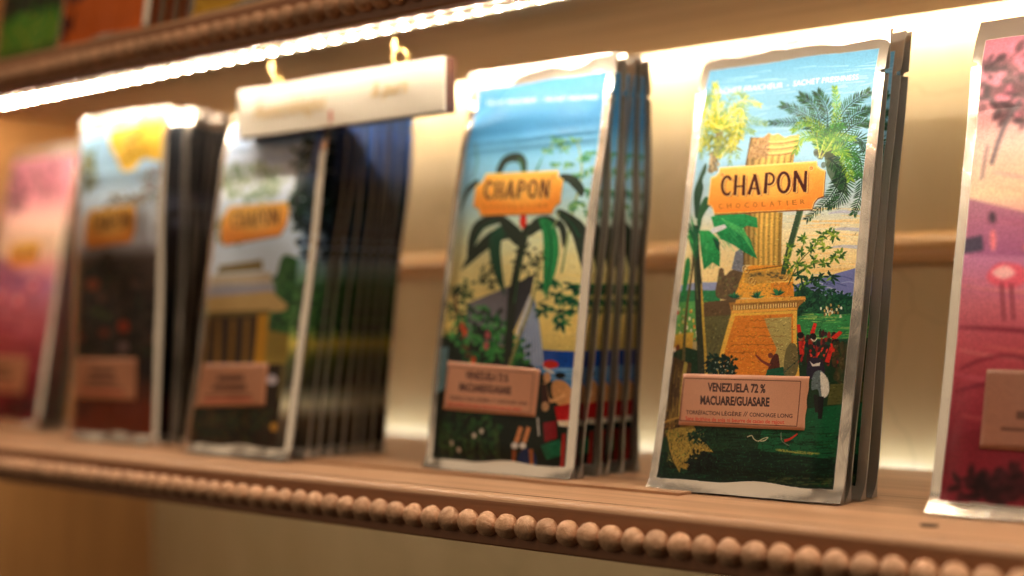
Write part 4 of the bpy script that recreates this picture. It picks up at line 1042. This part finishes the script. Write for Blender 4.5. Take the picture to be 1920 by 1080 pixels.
class Pouch:
    """surface of one pouch: u across 0..1, s up 0..1"""
    def __init__(p, lean, thick=0.0042, curl=0.0, bow=0.0, foot=0.004, seed=0, zip_=0.0006, twist=0.0, corner=0.0, flange=0.0, curl0=.88):
        p.lean, p.T, p.curl, p.bow, p.foot, p.seed, p.zip, p.twist, p.corner = lean, thick, curl, bow, foot, seed, zip_, twist, corner
        p.fl = flange; p.c0 = curl0
        p.ph = [random.Random(seed).uniform(0, 6.28) for _ in range(8)]
    def base(p, u, s):
        y = p.lean * s + p.bow * math.sin(math.pi * s)
        if s > p.c0: y += p.curl * ((s - p.c0) / (1 - p.c0)) ** 2
        y += p.twist * (u - .5) * s
        e = max(0, (abs(u - .5) - .425) / .075)
        y -= p.fl * e ** 1.4 * (1 + .5 * math.sin(7 * s + p.ph[5]) + .3 * math.sin(17 * s + p.ph[6]))
        y += p.corner * max(0, (s - .8) / .2) ** 2 * max(0, 1 - u / .5) ** 2
        w = 0.0007 * math.sin(5 * s + p.ph[0]) + 0.0004 * math.sin(11 * s + p.ph[1] + 2 * u)
        return y + w * min(1, s * 4)
    def half(p, u, s):
        e = min(u, 1 - u) / 0.09
        a = max(0, min(1, e - .55)); a = a * a * (3 - 2 * a)
        t1 = max(0, min(1, s / .06)); t2 = max(0, min(1, (.80 - s) / .12)); t2 = t2 * t2 * (3 - 2 * t2)
        t = p.T * (0.35 + 0.65 * a) * (0.5 + .5 * t1) * (t2 * .85 + .15) * (1 if e > .55 else e / .55 * .6 + .4)
        edge = max(0, min(1, e))
        t += 0.00042 * edge * (math.sin(9 * u + 14 * s + p.ph[2]) + math.sin(23 * u - 9 * s + p.ph[3]) * .6 + .5 * math.sin(4 * u + 31 * s + p.ph[4]))
        t += 0.00016 * math.exp(-((e - .75) / .4) ** 2) * math.sin(95 * s + 3 * math.sin(11 * s + p.ph[6])) * min(1, s * 8)
        for c in (.792, .812): t += p.zip * math.exp(-((s - c) / .0045) ** 2) * edge
        t += 0.0005 * math.exp(-((s - .845) / .02) ** 2) * math.sin(6 * u + p.ph[4]) * edge
        return max(t, 0.0002)
    def z(p, s):
        k = math.sqrt(max(0.2, 1 - (p.lean / BH) ** 2))
        return BH * s * k
    def xo(p, u, s):
        x = (u - .5) * BW
        if u > .999 and abs(s - .902) < .006: x -= 0.0022
        if u < .001 and abs(s - .902) < .006: x += 0.0022
        return x
    def front(p, u, s, off=0.0):
        y = p.base(u, s) - p.half(u, s) - off
        if s < .045:
            q = (1 - s / .045)
            y -= p.foot * q * q * (1 + .25 * math.cos(6.28 * u))
        return (p.xo(u, s), y, p.z(s) + 0.0003)
    def back(p, u, s):
        y = p.base(u, s) + p.half(u, s) * .8
        if s < .045:
            q = (1 - s / .045); y += p.foot * .4 * q * q
        return (p.xo(u, s), y, p.z(s) + 0.0003)

S_ROWS_EXTRA = [.896, .899, .902, .905, .908]
def build_pouch(pc, mat, nu, nv, loc, rz=0.0):
    root = empty('chocolate_pouch', loc); root.rotation_euler.z = rz
    rows = sorted(set([round(j / nv, 5) for j in range(nv + 1)] + S_ROWS_EXTRA + [.792, .802, .812, .0075, .015, .0225, .03, .0375]))
    cols = sorted(set([i / nu for i in range(nu + 1)] + [.025, .05, .075, .925, .95, .975]))
    def grid(fn, flip):
        v = [fn(u, s) for s in rows for u in cols]; w = len(cols); f = []
        for j in range(len(rows) - 1):
            for i in range(w - 1):
                q = (j * w + i, j * w + i + 1, (j + 1) * w + i + 1, (j + 1) * w + i)
                f.append(q[::-1] if flip else q)
        return v, f
    uvs = [(u, s) for s in rows for u in cols]
    v, f = grid(pc.front, False)
    mesh_obj('front_panel', v, f, mat, root, True, uvs)
    v, f = grid(pc.back, True)
    # rim that closes the pouch
    w = len(cols); n0 = len(v); rim = []
    loop = [(0, i) for i in range(w)] + [(j, w - 1) for j in range(1, len(rows))] + [(len(rows) - 1, i) for i in range(w - 2, -1, -1)] + [(j, 0) for j in range(len(rows) - 2, 0, -1)]
    for k, (j, i) in enumerate(loop): v.append(pc.front(cols[i], rows[j]))
    m = len(loop)
    for k in range(m):
        a = loop[k][0] * w + loop[k][1]; b2 = loop[(k + 1) % m][0] * w + loop[(k + 1) % m][1]
        f.append((n0 + k, a, b2, n0 + (k + 1) % m))
    mesh_obj('back_panel', v, f, M_FOIL, root, True)
    return root

def add_sticker(root, pc, quad_us, mat, torn=False):
    """paper label following the pouch front; quad in (u, s): TL TR BR BL"""
    TL, TR, BR, BL = [np.array(q) for q in quad_us]
    nu, nv = 28, 14; v = []; uv = []
    for j in range(nv + 1):
        for i in range(nu + 1):
            a, b = i / nu, j / nv
            q = (TL * (1 - a) + TR * a) * (1 - b) + (BL * (1 - a) + BR * a) * b
            if torn and i == nu: q = q - np.array([0.006 * abs(math.sin(b * 9 + 1)) * (0.3 + b * (1 - b) * 3), 0])
            v.append(pc.front(q[0], q[1], 0.00035)); uv.append((a, 1 - b))
    w = nu + 1
    f = [((j + 1) * w + i, (j + 1) * w + i + 1, j * w + i + 1, j * w + i) for j in range(nv) for i in range(nu)]
    # thin paper edge underneath
    n0 = len(v)
    loop = [i for i in range(w)] + [j * w + nu for j in range(1, nv + 1)] + [nv * w + i for i in range(nu - 1, -1, -1)] + [j * w for j in range(nv - 1, 0, -1)]
    for k in loop: x, y, z = v[k]; v.append((x, y + 0.0005, z)); uv.append(uv[k])
    m = len(loop)
    for k in range(m): f.append((loop[k], loop[(k + 1) % m], n0 + (k + 1) % m, n0 + k))
    return mesh_obj('label_sticker', v, f, mat, root, True, uv)

def to_us(quad, pts):
    """photo-plane points of a print -> (u, s) on the pouch"""
    H = homography(quad, [(MU, 1 - MT), (1 - MU, 1 - MT), (1 - MU, MB), (MU, MB)])
    out = []
    for x, y in pts:
        q = H @ np.array([x, y, 1]); out.append((q[0] / q[2], q[1] / q[2]))
    return out

def copy_pouch(src, loc, rz):
    c = src.copy(); COL.objects.link(c); c.location = loc; c.rotation_euler.z = rz
    for ch in src.children:
        d = ch.copy(); COL.objects.link(d); d.parent = c
    return c

ORD = ['front', 'second', 'third', 'fourth', 'fifth', 'sixth', 'seventh', 'eighth', 'ninth', 'tenth']
def stack(front, n, step, lean_step, label_front, label_rest, group, jitter=0.0007, rear=None, mat=None, first=0.0):
    """front pouch plus n - 1 behind it; rear = (Pouch, ...) shapes used in turn for those behind"""
    tag(front, label_front, 'chocolate pouch', group)
    made = {}
    for k in range(1, n):
        loc = (front.location.x + random.uniform(-jitter, jitter), front.location.y + first + step * (k + random.uniform(-.13, .13)), front.location.z)
        rz = front.rotation_euler.z + random.uniform(-.014, .014)
        if rear is None:
            c = copy_pouch(front, loc, rz)
        else:
            q = k % len(rear)
            if q not in made:
                c = made[q] = build_pouch(rear[q], mat, 16, 40, loc, rz)
            else:
                c = copy_pouch(made[q], loc, rz)
        c.rotation_euler.x = -lean_step * (k + random.uniform(-.25, .25))
        nm = ORD[k] + ' pouch from the front' if k < n - 1 else 'rearmost pouch'
        tag(c, label_rest.format(nm), 'chocolate pouch', group)

def rears(lean, thick, seed, flange=0.0028, n=3, zip_=0.0007):
    return [Pouch(lean + random.uniform(-.001, .001), thick=thick, curl=random.uniform(-.004, .004), bow=random.uniform(-.0012, .0012), foot=0.003, seed=seed + 7 * k, zip_=zip_, flange=flange * random.uniform(.8, 1.25), twist=random.uniform(-.002, .002)) for k in range(n)]

IMG_COL = paint_column(); M_COL = print_material('print_column', IMG_COL)
M_PLANT = print_material('print_plant', paint_plant())
I_PAV, I_PAV2 = paint_pavilion()
M_PAV = print_material('print_pavilion', I_PAV); M_PAV2 = print_material('print_pavilion_bleed', I_PAV2)
M_GARD = print_material('print_garden', paint_garden())
M_DARKP = print_material('print_dark', paint_dark())
M_LAG = print_material('print_lagoon', paint_lagoon())
M_MEAD = print_material('print_meadow', paint_meadow())
M_SUN = print_material('print_sunset', paint_sunset())
M_GOLDP = print_material('print_gold', paint_gold())
ST1 = sticker_material('sticker_paper', paint_sticker(True))
ST2 = sticker_material('sticker_paper_small', paint_sticker(False))
dk = (90, 50, 34)
ST3 = sticker_material('sticker_paper_plain', paint_blank_sticker('sticker_lines', [(34, 82, 20, 7, dk), (28, 88, 33, 7, dk), (16, 100, 45, 2.5, dk), (16, 100, 51, 2.5, (200, 60, 40))]))

ST5 = sticker_material('sticker_paper_rose', paint_blank_sticker('sticker_lines_rose', [(44, 92, 20, 8, (150, 50, 44)), (28, 98, 34, 6, dk), (16, 100, 45, 2.5, dk)], (150, 98, 76)))

def centre(xl):
    return xl + BW / 2

# pouch with the broken column (sharp one)
pc = Pouch(0.046, thick=0.0044, curl=0.0045, bow=0.0012, foot=0.0020, seed=4, zip_=0.0002)
p4 = build_pouch(pc, M_COL, 44, 100, (centre(-0.0022), 0.0058, 0.0003), R(1.2))
Q4 = [(1323, 134), (1641, 88), (1558, 922), (1230, 903)]
add_sticker(p4, pc, to_us(Q4, [(1285.5, 709.7), (1519.3, 711), (1510, 811.8), (1275.3, 806)]), ST1, torn=True)
stack(p4, 4, 0.0098, -0.011, 'sharp front pouch printed with a broken column between two palms', '{} in the column-and-palms stack, seen edge on', 'pouches printed with column and palms', rear=rears(.046, .0034, 50, .0012, 3), mat=M_COL)
# pouch with the dark-leaved plant
pc = Pouch(0.033, thick=0.0046, curl=0.003, bow=-0.0012, foot=0.0024, seed=9, zip_=0.0011, corner=0.017)
p3 = build_pouch(pc, M_PLANT, 36, 80, (centre(-0.1356), 0.0030, 0.0010), R(0.6))
Q3 = [(848, 178), (1124, 122), (1069, 882), (799, 863)]
add_sticker(p3, pc, to_us(Q3, [(836.7, 690), (1023, 701), (1013, 789), (829, 776.7)]), ST2)
stack(p3, 6, 0.0106, -0.019, 'front pouch printed with a dark-leaved plant and tent by the sea', '{} in the dark-leaved plant stack', 'pouches printed with dark-leaved plant', rear=rears(.033, .0040, 60), mat=M_PLANT)
# pouch with the pavilion, under the hanging sign
pc = Pouch(0.030, thick=0.0040, curl=0.013, curl0=.80, bow=0.0, foot=0.003, seed=15, zip_=0.0007)
p2 = build_pouch(pc, M_PAV, 24, 50, (centre(-0.3052), -0.0185, 0.0010), R(-1.0))
Q2 = [(447, 212), (620, 178), (535, 857), (362, 838)]
add_sticker(p2, pc, to_us(Q2, [(392, 690), (514, 688), (508, 770), (378, 772)]), ST3)
stack(p2, 9, 0.0080, -0.0055, 'front pouch printed with a thatched pavilion, below the hanging sign', '{} in the thatched-pavilion stack', 'pouches printed with a pavilion', first=0.004, rear=rears(.034, .0034, 70, .0012), mat=M_PAV2)
# pouch with the yellow canopy and dark garden
pc = Pouch(0.006, thick=0.0040, curl=0.002, bow=0.0, foot=0.004, seed=21, zip_=0.0007)
p1 = build_pouch(pc, M_GARD, 24, 50, (centre(-0.4430), -0.0035, 0.0003), R(0.5))
Q1 = [(150, 248), (296, 226), (283, 817), (142, 808)]
add_sticker(p1, pc, to_us(Q1, [(150, 678), (258, 676), (258, 752), (146, 748)]), ST3)
tag(p1, 'front pouch with yellow canopy over a dark garden print', 'chocolate pouch', 'pouches printed with a dark garden')
pcb = Pouch(0.010, thick=0.0028, curl=0.004, foot=0.003, seed=22)
p1b = build_pouch(pcb, M_DARKP, 20, 40, (centre(-0.4370), 0.0050, 0.0003), R(0.2))
stack(p1b, 5, 0.0050, 0.018, 'second pouch, its white top showing beside the yellow-canopy pouch', '{} in the near-black stack behind the yellow-canopy pouch', 'pouches printed with a dark garden', rear=rears(.010, .0020, 80), mat=M_DARKP)
# leftmost pink pouches
pc = Pouch(0.032, thick=0.0040, curl=0.002, foot=0.003, seed=25)
p0 = build_pouch(pc, M_LAG, 24, 50, (centre(-0.6045), 0.0160, 0.0003), R(0.0))
QL = [(0, 0), (100, 0), (100, 220), (0, 220)]
add_sticker(p0, pc, [(.12, .25), (.78, .245), (.77, .12), (.11, .125)], ST3)
stack(p0, 3, 0.0095, 0.0, 'blurred pink pouch at the far left end of the shelf', '{} in the pink stack at the far left', 'pink pouches at the far left')
# pink lagoon pouch at the right edge
pc = Pouch(0.052, thick=0.0042, curl=0.006, bow=0.001, foot=0.004, seed=31, zip_=0.0006)
p5 = build_pouch(pc, M_LAG, 28, 60, (centre(0.1262), 0.0080, 0.0003), R(1.0))
add_sticker(p5, pc, [(.20, .275), (.80, .275), (.80, .125), (.20, .125)], ST5)
stack(p5, 3, 0.012, -0.012, 'pink pouch printed with flamingos, cut by the right edge of the picture', '{} in the flamingo stack by the right picture edge', 'pouches printed with flamingos')
# pouches standing on the upper shelf
ZU = 0.2338 + 0.0003
pc = Pouch(0.030, thick=0.004, foot=0.005, seed=41)
pu1 = build_pouch(pc, M_SUN, 16, 30, (centre(-0.4080), -0.0380, ZU), 0)
stack(pu1, 4, 0.009, 0.004, 'front pouch with orange sunset print on the upper shelf', '{} in the orange sunset stack on the upper shelf', 'orange pouches on the upper shelf')
pu2 = build_pouch(pc, M_MEAD, 16, 30, (centre(-0.5050), -0.0250, ZU), 0)
stack(pu2, 3, 0.009, 0.004, 'front pouch with green meadow print at the left of the upper shelf', '{} in the green meadow stack on the upper shelf', 'green pouches on the upper shelf')
pu3 = build_pouch(pc, M_GOLDP, 16, 30, (centre(-0.2740), -0.0400, ZU), 0)
tag(pu3, 'pouch with gold foot at the top of the picture, above the hanging sign', 'chocolate pouch')

# ------------------------------------------------------------------ hanging sign
SX0, SX1, SZ0, SZ1, SY = -0.2800, -0.1195, 0.1772, 0.2050, -0.0012
sign = empty('hanging_sign', ((SX0 + SX1) / 2, SY, SZ0))
tag(sign, 'cream plaque with gold writing hanging from two brass rings under the light strip', 'sign')
hw, hh = (SX1 - SX0) / 2, SZ1 - SZ0
v, f = box(-hw, hw, 0.0005, 0.0080, 0, hh)
bevel(mesh_obj('plaque', v, f, M_SIGNWOOD, sign), 0.0006)
v, f = box(-hw + 0.0003, hw - 0.0003, -0.0002, 0.0006, 0.0003, hh - 0.0003)
mesh_obj('plaque_face', v, f, M_SIGNFACE, sign)
def sign_text(body, x, z, size, shear):
    V, T = glyphs(body, shear, 0.012)
    k = size / 0.729
    return mesh_obj('lettering', [(x + a * k * .92, -0.0005, z + b * k) for a, b in V], T, M_GOLD, sign)
sign_text('Assemblages', -hw + 0.014, 0.010, 0.0092, 0.3)
sign_text('& purs', 0.028, 0.0125, 0.0078, 0.3)
v, f = box(-0.0035, -0.0015, -0.00055, -0.0003, 0.0025, 0.0085)
mesh_obj('red_mark', v, f, M_REDMARK, sign)

def torus(R0, r, nu=28, nv=10):
    v = [((R0 + r * math.cos(b)) * math.cos(a), r * math.sin(b), (R0 + r * math.cos(b)) * math.sin(a)) for a in [6.2832 * i / nu for i in range(nu)] for b in [6.2832 * j / nv for j in range(nv)]]
    f = [(i * nv + j, i * nv + (j + 1) % nv, ((i + 1) % nu) * nv + (j + 1) % nv, ((i + 1) % nu) * nv + j) for i in range(nu) for j in range(nv)]
    return v, f
def tube(r, z0, z1, n=12):
    v = [(r * math.cos(6.2832 * i / n), r * math.sin(6.2832 * i / n), z) for z in (z0, z1) for i in range(n)]
    f = [(i, (i + 1) % n, n + (i + 1) % n, n + i) for i in range(n)] + [tuple(range(n, 2 * n)), tuple(range(n - 1, -1, -1))]
    return v, f
for k, (x, rz, word) in enumerate(((-0.2525, 2.0, 'left'), (-0.1560, 0.65, 'right'))):
    hk = empty('brass_hook', (x, SY + 0.0040, SZ1))
    tag(hk, ('twisted brass ring over the left end of the hanging sign', 'open brass ring over the right end of the hanging sign')[k], 'hook', 'brass rings of the sign')
    v, f = torus(0.0040, 0.0009)
    o = mesh_obj('ring', v, f, M_BRASS, hk, True); o.location = (0.0014, 0, 0.0040); o.rotation_euler.z = rz
    v, f = tube(0.0008, 0.0078, 0.0168)
    mesh_obj('screw_shank', v, f, M_BRASS, hk, True).location = (-0.0022, 0, 0)
    v = [(0.0021 * math.sin(math.pi * a / 8) * math.cos(math.pi * b / 8), 0.0021 * math.sin(math.pi * a / 8) * math.sin(math.pi * b / 8), 0.0021 * math.cos(math.pi * a / 8)) for a in range(9) for b in range(16)]
    f = [(a * 16 + b, (a + 1) * 16 + b, (a + 1) * 16 + (b + 1) % 16, a * 16 + (b + 1) % 16) for a in range(8) for b in range(16)]
    mesh_obj('screw_ball', v, f, M_BRASS, hk, True).location = (-0.0022, 0, 0.0098)
    v, f = tube(0.0008, -0.0030, 0.0012)
    mesh_obj('plaque_pin', v, f, M_BRASS, hk, True)
